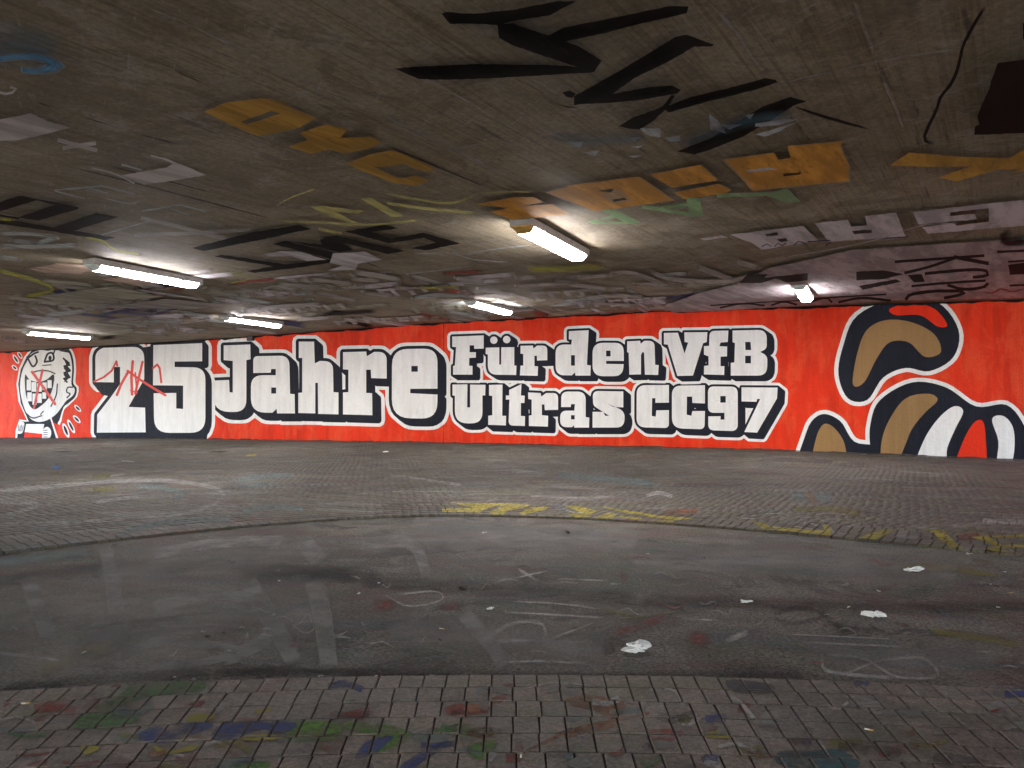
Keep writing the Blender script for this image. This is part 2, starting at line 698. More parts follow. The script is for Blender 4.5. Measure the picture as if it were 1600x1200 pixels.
# ------------------------------------------------------------------ mural wall
M_RED = wall_paint('mural_red', (.76, .034, .006), .45, .20, .16, (.80, .105, .035))  # orange patch tone puts the pale lamp sheen into the red's colour
M_WHITE = wall_paint('mural_white', (.86, .865, .875), .5, .07, .3, (.76, .76, .765))
M_DARK = wall_paint('mural_dark', (.010, .012, .024), .45, .3, .15)
M_TAN = wall_paint('mural_tan', (.30, .165, .05), .45, .15)
M_RED2 = wall_paint('mural_bright_red', (.78, .032, .006), .45, .12, .16)
M_SCR = wall_paint('red_scribble', (.70, .06, .045), .5, .2)

bm = bmesh.new()
us = np.linspace(-6, 54, 61)
bot, front_top = [], []
V, F = [], []
for u in us:
    zt = float(np.interp(u, _tu, _tz)) + .6
    for w, z in ((0, -.3), (0, zt), (-.6, zt), (-.6, -.3)):
        x, y = xy(u, w)
        V.append((x, y, z))
for i in range(len(us) - 1):
    a, b = i * 4, i * 4 + 4
    for k in range(4):
        F.append((a + k, a + (k + 1) % 4, b + (k + 1) % 4, b + k))
F.append((0, 1, 2, 3))
e = (len(us) - 1) * 4
F.append((e + 3, e + 2, e + 1, e))
bm.free()
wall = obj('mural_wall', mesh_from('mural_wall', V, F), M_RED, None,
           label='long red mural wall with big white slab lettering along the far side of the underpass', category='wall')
bm2 = bmesh.new()
bm2.from_mesh(wall.data)
bmesh.ops.recalc_face_normals(bm2, faces=bm2.faces)
bm2.to_mesh(wall.data)
bm2.free()

_layer = [0]


def wall_sheet(name, polys, mat, lift, union_it=True, **props):
    """paint on the wall: polygons given in picture units, carried onto the wall plane"""
    vs, fs, _ = union(polys)
    vs, fs = compact(vs, fs)
    _layer[0] += 1
    off = lift * .002 + _layer[0] * .00002
    P = []
    for p in vs:
        u, z = on_wall(*p)
        x, y = xy(u, off)
        P.append((x, y, z))
    fs = [f[::-1] for f in fs]
    return obj(name, mesh_from(name, P, fs), mat, wall, **props)


Z2 = lambda P: [((p[0] / 4), 500 + p[1] / 4, *[r / 4 for r in p[2:]]) for p in P]
Z3 = lambda P: [(300 + p[0] / 3.8095, 480 + p[1] / 3.8095, *[r / 3.81 for r in p[2:]]) for p in P]
Z4 = lambda P: [(680 + p[0] / 5.3333, 480 + p[1] / 5.3333, *[r / 5.33 for r in p[2:]]) for p in P]
Z5 = lambda P: [(960 + p[0] / 5.3333, 480 + p[1] / 5.3333, *[r / 5.33 for r in p[2:]]) for p in P]
Z1 = lambda P: [(1200 + p[0] / 4, 450 + p[1] / 4, *[r / 4 for r in p[2:]]) for p in P]


def circ(x, y, r, n=18):
    return [(x + r * math.cos(2 * math.pi * k / n), y + r * math.sin(2 * math.pi * k / n)) for k in range(n)]


def ell(x, y, a, b, rot=0, n=18):
    c, s = math.cos(rot), math.sin(rot)
    return [(x + a * math.cos(t) * c - b * math.sin(t) * s, y + a * math.cos(t) * s + b * math.sin(t) * c) for t in [2 * math.pi * k / n for k in range(n)]]


rect = lambda x0, y0, x1, y1: [(x0, y0), (x1, y0), (x1, y1), (x0, y1)]
WORDS = []
# word: (conversion, border, sweep, outline, [(letter polygon, [counters])...])
WORDS.append((Z2, 5, (5, 6), 5, [
    ([(597, 190, 45), (650, 174), (903, 166, 60), (903, 370), (805, 543), (908, 548), (912, 702), (607, 704), (609, 592), (690, 488), (752, 400), (752, 293), (713, 293), (713, 390), (598, 388)], []),
    ([(960, 157), (1265, 145), (1265, 258), (1093, 260), (1093, 294), (1285, 297, 60), (1285, 705, 75), (965, 705, 75), (962, 458), (1103, 456), (1103, 553), (1146, 556), (1146, 410), (958, 408)], []),
]))
WORDS.append((Z3, 5, (9, 8), 5.5, [
    ([(190, 228), (348, 222), (350, 310), (325, 315), (325, 625, 60), (127, 622, 85), (127, 437), (222, 433), (225, 506), (244, 508), (244, 320), (190, 315)], []),
    ([(366, 292, 22), (580, 288, 45), (585, 515), (612, 518), (614, 632), (508, 632), (505, 605), (480, 628), (352, 628, 70), (352, 405, 55), (500, 405), (500, 368), (473, 368), (470, 390), (366, 392)], [rect(473, 478, 502, 514)]),
    ([(637, 205), (728, 205), (732, 335), (762, 320), (840, 322, 40), (843, 505), (873, 508), (873, 638), (752, 635), (750, 450), (735, 450), (735, 632), (634, 630), (634, 510), (657, 508), (657, 302), (637, 302)], []),
    ([(900, 268), (1038, 264), (1042, 292), (1085, 266), (1160, 266, 40), (1160, 425), (1068, 422), (1065, 372), (1038, 372), (1038, 510), (1073, 512), (1075, 643), (900, 638), (900, 508), (932, 505), (932, 372), (900, 370)], []),
    ([(1192, 250, 75), (1462, 246, 65), (1462, 485), (1300, 486), (1300, 512), (1462, 520), (1460, 664, 75), (1190, 660, 90)], [rect(1307, 350, 1345, 384)]),
]))
WORDS.append((Z4, 3.6, (8.5, 5.5), 4.4, [
    ([(143, 245), (405, 235), (405, 345), (327, 347), (325, 318), (288, 318), (288, 375), (340, 375), (340, 420), (285, 423), (283, 487), (312, 490), (312, 562), (150, 562), (150, 490), (165, 487), (175, 333), (143, 330)], []),
    ([(422, 338), (535, 335), (535, 478), (550, 478), (552, 335), (660, 333), (660, 485), (678, 488), (676, 565), (440, 562, 60), (440, 395), (422, 390)], []),
    (circ(490, 275, 31), []), (circ(597, 270, 31), []),
    ([(712, 322), (815, 320), (820, 345), (850, 320), (935, 320, 32), (935, 442), (850, 445), (848, 405), (828, 405), (828, 490), (858, 493), (855, 572), (707, 568), (712, 487), (735, 487), (735, 390), (712, 387)], []),
    ([(1115, 200), (1280, 192), (1265, 480), (1297, 487), (1295, 570), (1170, 570), (1165, 545), (1140, 568), (1004, 568, 60), (1004, 310, 60), (1135, 312), (1140, 270), (1115, 268)], [rect(1133, 400, 1165, 487)]),
    ([(1312, 297, 70), (1572, 297, 60), (1572, 448), (1425, 448), (1425, 472), (1570, 475), (1565, 575, 60), (1312, 575, 70)], [rect(1425, 362, 1462, 410)]),
]))
WORDS.append((Z5, 3.6, (8.5, 5.5), 4.4, [
    ([(107, 285), (215, 280), (220, 305), (250, 280), (335, 280, 40), (340, 480), (370, 483), (365, 565), (255, 562), (248, 380), (235, 372), (222, 400), (222, 560), (125, 562), (120, 380), (107, 375)], []),
    ([(413, 215), (530, 213), (585, 385), (615, 295), (585, 290), (583, 210), (775, 208), (770, 290), (740, 300), (655, 570), (525, 573), (445, 312), (413, 308)], []),
    ([(793, 198, 35), (950, 195), (945, 290), (885, 295), (875, 325), (940, 328), (938, 410), (885, 412), (885, 490), (917, 492), (915, 565), (747, 560), (748, 490), (785, 485), (785, 410), (747, 395), (747, 325), (790, 322)], []),
    ([(985, 195), (1270, 188, 60), (1270, 345, 25), (1215, 373), (1275, 405, 30), (1272, 570, 60), (970, 570), (970, 465), (1000, 460), (1005, 300), (985, 290)], [[(1090, 290), (1135, 290), (1140, 357), (1092, 357)], rect(1090, 405, 1138, 468)]),
]))
WORDS.append((Z4, 3.6, (8.5, 7), 4.4, [
    ([(145, 645), (270, 643), (268, 835), (292, 835), (292, 645), (420, 647), (418, 735), (395, 735), (395, 968, 75), (165, 968, 85), (165, 738), (145, 735)], []),
    ([(450, 648), (562, 645), (560, 905), (592, 905), (590, 985), (443, 980), (443, 905), (477, 900), (477, 740), (450, 735)], []),
    ([(618, 690), (720, 640), (715, 735), (747, 738), (745, 798), (715, 798), (715, 905), (750, 908), (748, 990), (612, 985, 30), (620, 770), (590, 770), (590, 735), (618, 735)], []),
    ([(775, 710), (880, 715), (885, 745), (925, 715), (1025, 715, 35), (1025, 855), (915, 858), (910, 810), (890, 810), (890, 900), (942, 905), (940, 995), (782, 990), (782, 903), (805, 900), (805, 770), (777, 765)], []),
    ([(1052, 703, 45), (1255, 703, 55), (1255, 915), (1285, 920), (1283, 1003), (1160, 1003), (1158, 985), (1140, 1000), (1042, 1000, 45), (1042, 862, 45), (1160, 862), (1165, 808), (1135, 808), (1130, 832), (1050, 832)], [rect(1133, 900, 1163, 935)]),
    ([(1312, 698, 40), (1568, 702), (1568, 835), (1488, 832), (1430, 800), (1582, 868, 45), (1575, 1003, 55), (1312, 1003), (1312, 872), (1400, 872), (1418, 905), (1450, 905), (1318, 820, 20)], []),
]))
WORDS.append((Z5, 3.6, (8.5, 7), 4.4, [
    ([(186, 650, 60), (455, 648), (455, 795), (342, 797), (342, 758), (315, 758), (312, 905), (345, 912), (350, 860), (455, 858), (455, 1007, 30), (185, 1000, 60)], []),
    ([(480, 655, 60), (755, 650), (755, 802), (650, 798), (648, 745), (605, 745), (603, 895), (642, 905), (650, 865), (755, 865), (752, 1018, 35), (480, 1008, 70)], []),
    ([(780, 660, 40), (1028, 662, 45), (1028, 1033, 45), (782, 1025, 40), (783, 910), (885, 908), (885, 937), (917, 937), (917, 880), (780, 880, 40)], [rect(883, 740, 928, 795)]),
    ([(1060, 668), (1360, 670), (1355, 760), (1190, 1045), (1083, 1040), (1215, 765), (1190, 765), (1185, 788), (1060, 785)], []),
]))
lines = [[WORDS[0]], [WORDS[1]], [WORDS[2], WORDS[3]], [WORDS[4], WORDS[5]]]
for li, line in enumerate(lines):
    outl, dark, whites, counters = [], [], [], []
    for cv, bd, sw, ol, letters in line:
        for poly, cnts in letters:
            p = fillet(cv(poly))
            outl += swell(p, bd + ol, sw)
            dark += swell(p, bd, sw)
            whites.append(p)
            counters += [cv(c) for c in cnts]
    if li == 0:
        blk = [Z2([(890, 172), (972, 160), (972, 735), (890, 735)]), Z2([(592, 392), (718, 392), (750, 420), (700, 480), (640, 468), (605, 430)]), Z2([(798, 548), (890, 390), (915, 380), (915, 552)]), Z2([(600, 690), (1300, 690), (1290, 775), (600, 775)])]
        dark += blk
        outl += blk
    base = {0: 1, 1: 0, 2: 1, 3: 0}[li] * 2
    wall_sheet('letter_outline', outl, M_WHITE, 1 + base)
    wall_sheet('letter_shadow', dark, M_DARK, 2 + base)
    for p in whites:
        wall_sheet('letter', [p], M_WHITE, 7)
    for c in counters:
        wall_sheet('letter_counter', [c], M_DARK, 8)


def px_stroke(pts, w, closed=False):
    """polygon pieces of a painted line of picture width w"""
    out = []
    P = pts + [pts[0]] if closed else pts
    for a, b in zip(P[:-1], P[1:]):
        c = [(w / 2 * math.cos(k * math.pi / 4), w / 2 * math.sin(k * math.pi / 4)) for k in range(8)]
        out.append(hull([(p[0] + q[0], p[1] + q[1]) for p in (a, b) for q in c]))
    return out


# red scribble over the figures
S = []
for line, w in (([(590, 385), (650, 358), (700, 318), (730, 258), (735, 285)], 13), ([(800, 318), (880, 375), (960, 425), (1035, 470)], 16),
                ([(832, 258), (824, 360), (828, 465)], 17), ([(893, 262), (870, 360), (848, 460)], 16), ([(800, 330), (760, 400), (733, 468)], 17),
                ([(848, 330), (858, 455), (820, 440)], 10), ([(960, 300), (985, 278), (1000, 300), (1010, 390)], 13)):
    S += px_stroke([(x / 4, 500 + y / 4) for x, y in line], w / 4)
wall_sheet('scribble', S, M_SCR, 10)

# grinning cartoon head at the left end
c2 = lambda P: smooth_closed([(x / 4, 500 + y / 4) for x, y in P], 4)
l2 = lambda P: [(x / 4, 500 + y / 4) for x, y in P]
wall_sheet('painted_outline', [c2([(185, 188), (300, 160), (430, 172), (466, 225), (476, 300), (472, 392), (492, 420), (482, 480), (432, 532), (400, 562), (352, 640)]) + l2([(372, 760), (95, 760), (98, 690), (122, 622), (170, 628), (116, 510), (103, 400), (120, 300), (152, 230)])], M_WHITE, 1)
wall_sheet('painted_head', [c2([(195, 195), (300, 165), (420, 178), (454, 230), (463, 310), (458, 392), (480, 428), (470, 480), (428, 520), (398, 545), (335, 640)]) + l2([(358, 760), (106, 760), (112, 690), (132, 635), (180, 634), (130, 520), (114, 400), (130, 310), (165, 235)])], M_DARK, 2)
wall_sheet('painted_face', [c2([(203, 205), (300, 178), (350, 190), (418, 192), (444, 240), (452, 310), (447, 400), (468, 432), (458, 470), (415, 505), (395, 532), (350, 590), (290, 628), (232, 636), (182, 606), (146, 530), (126, 420), (140, 320), (174, 250)])], M_WHITE, 3)
S = [c2([(158, 342), (185, 372), (240, 388), (292, 372), (338, 340), (332, 420), (302, 492), (250, 542), (215, 558), (184, 530), (160, 450)])]
wall_sheet('painted_mouth', S, M_DARK, 4)
TE = []
for a, b in (((168, 372), (195, 440)), ((198, 388), (228, 448)), ((232, 396), (262, 448)), ((266, 390), (294, 438)), ((298, 376), (324, 425)),
             ((172, 452), (200, 508)), ((204, 460), (230, 530)), ((234, 460), (262, 518)), ((266, 452), (290, 492))):
    TE += [l2(rect(a[0], a[1], b[0], b[1]))]
for p in TE:
    wall_sheet('painted_tooth', [p], M_WHITE, 5)
S = []
for line, w in (([(172, 232), (205, 290), (232, 262), (222, 225)], 9), ([(180, 235), (215, 210), (240, 200)], 9), ([(280, 258), (300, 212), (330, 208), (334, 250), (280, 262)], 9),
                ([(200, 330), (240, 318), (300, 318), (345, 335)], 6), ([(360, 400), (352, 470), (320, 540)], 6), ([(160, 580), (205, 612), (262, 598)], 6),
                ([(398, 240), (436, 282), (402, 288), (440, 318), (402, 330), (438, 358), (400, 366), (420, 388)], 8), ([(455, 420), (425, 422), (418, 450), (440, 462), (420, 486)], 6),
                ([(268, 284), (320, 280)], 5), ([(255, 590), (272, 570)], 5), ([(345, 185), (335, 215)], 7)):
    S += px_stroke([tuple(q) for q in smooth_open(l2(line), 1.5)] if len(line) < 7 else l2(line), w / 4 * 1.35)
S.append(l2([(396, 232), (440, 268), (425, 290), (444, 312), (426, 330), (442, 356), (400, 392), (412, 362), (398, 342), (412, 318), (398, 300), (414, 278)]))
S.append(l2([(345, 176), (430, 176), (452, 230), (430, 205), (380, 196)]))
wall_sheet('painted_line', S, M_DARK, 6)
wall_sheet('painted_eye', [l2(ell(314, 238, 10, 15))], M_DARK, 6)
wall_sheet('painted_scarf', [l2([(165, 650), (278, 650), (266, 712), (155, 700)])], M_WHITE, 5)
wall_sheet('painted_scarf', [l2([(155, 701), (266, 713), (268, 760), (148, 760)])], M_RED2, 5)
wall_sheet('painted_hand', [c2([(278, 676), (300, 668), (320, 690), (318, 725), (296, 750), (266, 750), (268, 700)])], M_WHITE, 6)
wall_sheet('painted_hand', [c2([(118, 645), (150, 640), (152, 665), (140, 705), (112, 706)])], M_WHITE, 6)
S = []
for k in range(4):
    S += px_stroke(l2([(120 + k * 9, 655 + (k % 2) * 6), (114 + k * 8, 695)]), 1.1)
    S += px_stroke(l2([(275, 690 + k * 14), (298, 688 + k * 14)]), 1.1)
wall_sheet('painted_line', S, M_DARK, 7)
for x, y, a, b, r in ((100, 245, 34, 13, 1.0), (125, 220, 26, 11, 1.0), (92, 298, 22, 12, .75), (486, 552, 28, 12, .8), (480, 620, 32, 13, .8), (445, 665, 48, 14, 1.1), (412, 690, 48, 16, 1.2)):
    wall_sheet('painted_drop', [l2(ell(x, y, a, b, r))], M_WHITE, 1)
    wall_sheet('painted_drop', [l2(ell(x, y, a * .66, b * .5, r))], M_DARK, 2)
wall_sheet('scribble', px_stroke(l2([(203, 325), (280, 430), (345, 525)]), 4.2) + px_stroke(l2([(268, 312), (240, 430), (215, 552)]), 3.6), M_SCR, 10)

# plain abstract composition of rounded shapes at the right end
c1 = lambda P: smooth_closed([(1200 + x / 4, 450 + y / 4) for x, y in P], 5)
BODY = [
    c1([(470, 360), (560, 170), (820, 60), (1060, 90), (1190, 260), (1160, 430), (1010, 520), (860, 500), (720, 560), (620, 700), (500, 690), (440, 540)]),
    c1([(700, 700), (900, 590), (1110, 620), (1300, 740), (1490, 730), (1600, 860), (1620, 1000), (1600, 1180), (680, 1180), (640, 1000), (640, 850)]),
    c1([(240, 900), (330, 790), (450, 830), (540, 960), (700, 1000), (760, 1180), (220, 1180)]),
]
wall_sheet('painted_outline', sum([swell(b, 6.5) for b in BODY], []), M_WHITE, 1)
wall_sheet('painted_shape', BODY, M_DARK, 2)
for P, mt in (([(760, 130), (900, 95), (1040, 130), (1120, 230), (1060, 240), (950, 170), (800, 170)], M_RED2),
              ([(560, 400), (620, 260), (740, 200), (900, 215), (1040, 290), (1080, 400), (980, 430), (880, 340), (760, 340), (680, 440), (600, 590), (530, 600)], M_TAN),
              ([(760, 820), (860, 690), (1000, 660), (1060, 700), (980, 780), (900, 880), (850, 1000), (790, 1120), (710, 1120), (710, 960)], M_TAN),
              ([(300, 940), (350, 850), (420, 880), (480, 980), (470, 1100), (290, 1100)], M_TAN),
              ([(930, 1120), (970, 960), (1060, 820), (1160, 740), (1220, 770), (1170, 880), (1120, 1000), (1100, 1120)], M_WHITE),
              ([(1180, 1120), (1210, 980), (1280, 850), (1340, 830), (1360, 940), (1350, 1120)], M_RED2),
              ([(1400, 820), (1470, 800), (1530, 870), (1540, 1000), (1510, 1120), (1430, 1120), (1440, 960)], M_WHITE),
              ([(540, 1050), (620, 1040), (660, 1080), (640, 1120), (540, 1120)], M_WHITE)):
    wall_sheet('painted_shape', [c1(P)], mt, 3)

# dark seam along the top of the wall and the old joint in the middle
M_GAP = plain('tar_joint', (.012, .010, .009), .9, .2, 12)
us = np.linspace(-2, 50, 261)
V, F = [], []
for i, u in enumerate(us):
    zt = float(np.interp(u, _tu, _tz))
    h = .05 + .035 * math.sin(u * 3.1) * math.sin(u * 1.3 + 1) + rng.uniform(-.02, .03)
    for w, z in ((.006, zt - max(.02, h)), (.03, zt - .008), (.03, zt + .05)):
        x, y = xy(u, w)
        V.append((x, y, z))
for i in range(len(us) - 1):
    for k in range(2):
        a = i * 3 + k
        F.append((a, a + 1, a + 4, a + 3))
obj('joint_seal', mesh_from('joint_seal', V, F, True), M_GAP, wall)
V, F = [], []
for i, u in enumerate(us):
    zb = float(np.interp(u, _bu, _bz)) + ZF
    h = max(.022, .03 + .015 * math.sin(u * 2.3) * math.sin(u * .9 + 2) + rng.uniform(-.012, .025))
    for w, z in ((.05, zb + .004), (.022, zb + .02), (.022, zb + h)):
        x, y = xy(u, w)
        V.append((x, y, z))
for i in range(len(us) - 1):
    for k in range(2):
        a = i * 3 + k
        F.append((a, a + 1, a + 4, a + 3))
obj('base_grime', mesh_from('base_grime', V, F, True), plain('base_dirt', (.085, .070, .06), .95, .1, 5, .5), wall)
ju, jz = on_wall(693, 600)
V, F = [], []
for k in range(26):
    z = .1 + k * .2
    w_ = .012 + rng.uniform(-.004, .008)
    for s in (-1, 1):
        x, y = xy(ju + s * w_ + rng.uniform(-.008, .008), .0012)
        V.append((x, y, z))
for k in range(25):
    F.append((k * 2, k * 2 + 1, k * 2 + 3, k * 2 + 2))
obj('expansion_joint', mesh_from('expansion_joint', V, F), plain('old_joint', (.20, .02, .012), .8, .3, 20), wall)

# small dark junction box under the deck
bu, bz = on_wall(393, 527)
jb = obj('junction_box', None, None, None, label='small dark metal junction box high on the red wall above the J', category='junction box')
bx_, by_ = xy(bu, 0)
jb.location = (bx_, by_, bz)
jb.rotation_euler = (0, 0, -WROT)
M_BOX = plain('dark_metal', (.02, .017, .016), .6, .5, 20)
bm = bmesh.new()
box_verts(bm, -.17, .17, -.12, 0, -.16, .16)
bmesh.ops.bevel(bm, geom=bm.edges[:], offset=.012, segments=2, affect='EDGES')
obj('body', bm_mesh('body', bm), M_BOX, jb)
bm = bmesh.new()
box_verts(bm, -.15, .15, -.135, -.121, -.14, .14)
obj('lid', bm_mesh('lid', bm), plain('dark_lid', (.035, .025, .022), .5, .5, 20), jb)
bm = bmesh.new()
bmesh.ops.create_cone(bm, cap_ends=True, segments=10, radius1=.018, radius2=.018, depth=.3, matrix=Matrix.Translation((.09, -.05, .30)))
obj('conduit', bm_mesh('conduit', bm), M_BOX, jb)

# ------------------------------------------------------------------ ceiling (underside of the bridge deck)
DECK_L = ((-6.5, 0), (31.0, 48))      # left edge of the deck in wall coordinates (u, w)
DECK_R = ((50.0, 0), (60.0, 48))


def ceiling_material():
    t = NT('board_marked_concrete')
    vb = t.pos(BOARD_ROT, (1, 1, 1))
    grain = t.noise(t.pos(BOARD_ROT, (26, .55, 1)), 1.0, 6, .75)
    board = t.noise(t.pos(BOARD_ROT, (6.5, .12, 1)), 1.0, 2, .5)
    v = t.pos()
    big = t.noise(v, .3, 5, .65, .5)
    mid = t.noise(v, 2.0, 6, .7)
    fine = t.noise(v, 55, 3, .6)
    c = t.mix(t.ramp(big, .42, .58), (.21, .166, .098), (.31, .258, .170))
    c = t.mix(t.ramp(grain, .38, .54, .6, 0), c, (.105, .082, .055))
    c = t.mix(t.ramp(board, .35, .65, 0, .4), c, (.28, .25, .20))
    c = t.mix(t.ramp(mid, .52, .66, 0, .5), c, (.35, .32, .28))
    c = t.mix(t.ramp(t.noise(t.pos(BOARD_ROT, (9, .5, 1), (4, 2, 0)), 1.0, 5, .75), .62, .68, 0, .7), c, (.045, .037, .03))
    c = t.mix(t.ramp(fine, .62, .75, 0, .35), c, (.07, .06, .045))
    stn = t.noise(t.pos(0, (1, 1, 1), (8, 3, 0)), .9, 7, .7, 1.2)
    c = t.mix(t.ramp(stn, .48, .62, 0, .55), c, (.12, .095, .06))
    scr = t.noise(t.pos(1.1, (.9, 11, 1)), 1.6, 5, .75)
    c = t.mix(t.ramp(scr, .60, .67, 0, .4), c, (.38, .36, .34))
    spk = t.noise(v, 17, 5, .8)
    gm = t.n('ShaderNodeMix', data_type='RGBA', blend_type='MULTIPLY')
    gm.inputs[0].default_value = 1
    t.set(gm.inputs[6], c)
    t.set(gm.inputs[7], t.ramp(spk, .36, .64, .82, 1.18))
    c = gm.outputs[2]
    vo = t.n('ShaderNodeTexVoronoi')
    vo.inputs['Scale'].default_value = 2.6
    t.set(vo.inputs['Vector'], t.pos(BOARD_ROT, (1.6, .55, 1)))
    c = t.mix(t.ramp(vo.outputs['Distance'], .07, .03, 0, .5), c, (.05, .04, .03))
    t.bump(t.math('ADD', grain, t.math('MULTIPLY', spk, .6)), .4, .010)
    return t.done(c, .8, .35)


M_CEIL = ceiling_material()
NU, NW = 110, 90
V, F = [], []
ws = np.linspace(0, 48, NW)
for j, w in enumerate(ws):
    t_ = w / 48
    ul = DECK_L[0][0] * (1 - t_) + DECK_L[1][0] * t_
    ur = DECK_R[0][0] * (1 - t_) + DECK_R[1][0] * t_
    for i in range(NU):
        u = ul + (ur - ul) * i / (NU - 1)
        x, y = xy(u, w)
        V.append((x, y, float(ceil_z(x, y))))
for j in range(NW - 1):
    for i in range(NU - 1):
        a = j * NU + i
        F.append((a, a + 1, a + NU + 1, a + NU))
n0 = len(V)
border = [i for i in range(NU)] + [j * NU + NU - 1 for j in range(1, NW)] + [(NW - 1) * NU + i for i in range(NU - 2, -1, -1)] + [j * NU for j in range(NW - 2, 0, -1)]
for b in border:
    x, y, z = V[b]
    V.append((x, y, 6.4))
L = len(border)
for k in range(L):
    F.append((border[k], border[(k + 1) % L], n0 + (k + 1) % L, n0 + k))
F.append(tuple(n0 + k for k in range(L)))
me = mesh_from('ceiling', V, F)
me.polygons.foreach_set('use_smooth', [i < (NU - 1) * (NW - 1) for i in range(len(me.polygons))])
bm2 = bmesh.new()
bm2.from_mesh(me)
bmesh.ops.recalc_face_normals(bm2, faces=bm2.faces)
bm2.to_mesh(me)
bm2.free()
ceiling = obj('ceiling', me, M_CEIL, None, kind='structure')

_cl = [0]


def c_off():
    _cl[0] += 1
    return .004 + _cl[0] * .00012


def ceil_poly(pts, mat, name='graffiti_letter', sm=False):
    if sm:
        pts = smooth_closed(pts, 4)
    D = []
    for i_, a_ in enumerate(pts):
        b_ = pts[(i_ + 1) % len(pts)]
        ln_ = math.hypot(b_[0] - a_[0], b_[1] - a_[1])
        k_ = max(1, int(ln_ / 6)) if not sm else 1
        for q in range(k_):
            f_ = q / k_
            jt = .55 if q and ln_ > 14 else 0
            D.append((a_[0] + (b_[0] - a_[0]) * f_ + rng.uniform(-jt, jt), a_[1] + (b_[1] - a_[1]) * f_ + rng.uniform(-jt, jt) * .8))
    P = [on_ceiling(*p) for p in D]
    A = np.array(P)
    lo, hi = A.min(0), A.max(0)
    step = .6
    g = [(a, b) for a in np.arange(lo[0] + .31, hi[0], step) for b in np.arange(lo[1] + .29, hi[1], step)]
    vs, fs, _ = union([P], g[:4000])
    vs, fs = compact(vs, fs)
    off = c_off()
    V = [(x, y, float(ceil_z(x, y)) - off) for x, y in vs]
    me = mesh_from(name, V, [f[::-1] for f in fs], False, {'a': [1.0] * len(V)})
    return obj(name, me, mat, ceiling)


def strip(pts, w, place, zfun, soft=0.0, taper=0.0, step=9.0, jag=0.0, off0=0.0):
    """ribbon of paint along picture points; soft edges fade through attribute a"""
    P = smooth_open(pts, step)
    d = np.gradient(P, axis=0)
    d /= np.maximum(np.hypot(d[:, 0], d[:, 1]), 1e-6)[:, None]
    n = np.c_[-d[:, 1], d[:, 0]]
    m = len(P)
    s = np.linspace(0, 1, m)
    prof = [(-.5, 1), (.5, 1)] if soft == 0 else [(-.5 - soft * .5, 0), (-.5 + soft * .5, 1), (0, 1), (.5 - soft * .5, 1), (.5 + soft * .5, 0)]
    V, A, F = [], [], []
    k = len(prof)
    for i in range(m):
        ww = w * (1 - taper * abs(2 * s[i] - 1) ** 2)
        for o, a in prof:
            q = P[i] + n[i] * (o * ww + rng.uniform(-jag, jag))
            x, y = place(float(q[0]), float(q[1]))
            V.append((x, y, zfun(x, y) + (off0 + i * .00003 if off0 > 0 else off0 - i * .00003)))
            e = 1.0 if soft == 0 else min(1, i / 1.5 + .0, (m - 1 - i) / 1.5 + .0)
            A.append(a * e)
    for i in range(m - 1):
        for j in range(k - 1):
            q = (i * k + j, i * k + j + 1, (i + 1) * k + j + 1, (i + 1) * k + j)
            F.append(q)
    return V, F, A


def ceil_stroke(pts, w, mat, soft=0.0, taper=0.0, jag=.25, name='graffiti_stroke'):
    V, F, A = strip(pts, w, on_ceiling, lambda x, y: float(ceil_z(x, y)), soft, taper, 8.0, jag, -c_off())
    return obj(name, mesh_from(name, V, F, False, {'a': A}), mat, ceiling)


cp = lambda n, c, cover=1.0, wear=.35, ws_=6.0, sp=.2: sheet_paint(n, c, cover, wear, ws_, .75, True, sp)
K_BLACK = cp('spray_black', (.012, .011, .010), 1.0, .06, 6, .06)
K_SOFTB = cp('soft_black', (.011, .010, .010), .97, .15, 6, .06)
K_MIST = cp('black_mist', (.012, .011, .011), .4, .4, 6, .06)
K_OCHRE = cp('ochre_paint', (0.578, 0.323, 0.055), .95, .38)
K_ORANGE = cp('orange_paint', (0.739, 0.356, 0.060), .95, .38)
K_PALEOR = cp('pale_orange', (.60, .36, .17), .9, .3)
K_LILAC = cp('lilac_grey', (0.638, 0.594, 0.638), .95, .25)
K_BAND = cp('grey_lilac_band', (0.493, 0.428, 0.450), .85, .4)
K_PALE = cp('pale_paint', (0.630, 0.585, 0.578), .9, .25)
K_PLB = cp('pale_blue_line', (0.576, 0.640, 0.640), .75, .5)
K_GREEN = cp('pale_green', (0.325, 0.520, 0.260), .9, .25)
K_YEL = cp('yellow_green', (0.660, 0.615, 0.225), .85, .5)
K_YEL2 = cp('acid_yellow', (0.504, 0.504, 0.060), .85, .45)
K_BLUE = cp('spray_blue', (0.140, 0.378, 0.644), .9, .3)
K_BLUEH = cp('blue_haze', (.07, .15, .22), .6, .6)
K_WHITE = cp('smear_white', (.52, .56, .62), .85, .5)
K_GREY = cp('faded_grey', (0.476, 0.441, 0.413), .85, .4)
K_PEACH = cp('peach_paint', (0.546, 0.390, 0.305), .8, .45)
K_OLIVE = cp('olive_grey', (0.442, 0.436, 0.338), .85, .4)
K_NAVY = cp('violet_blue', (0.078, 0.078, 0.221), .8, .5)
K_REDC = cp('faded_red', (0.456, 0.084, 0.060), .7, .5)
K_SEAM = cp('lime_bloom', (0.510, 0.465, 0.450), .55, .75, 5)
K_DKSEAM = cp('dark_seam', (.03, .025, .02), .8, .5, 5)

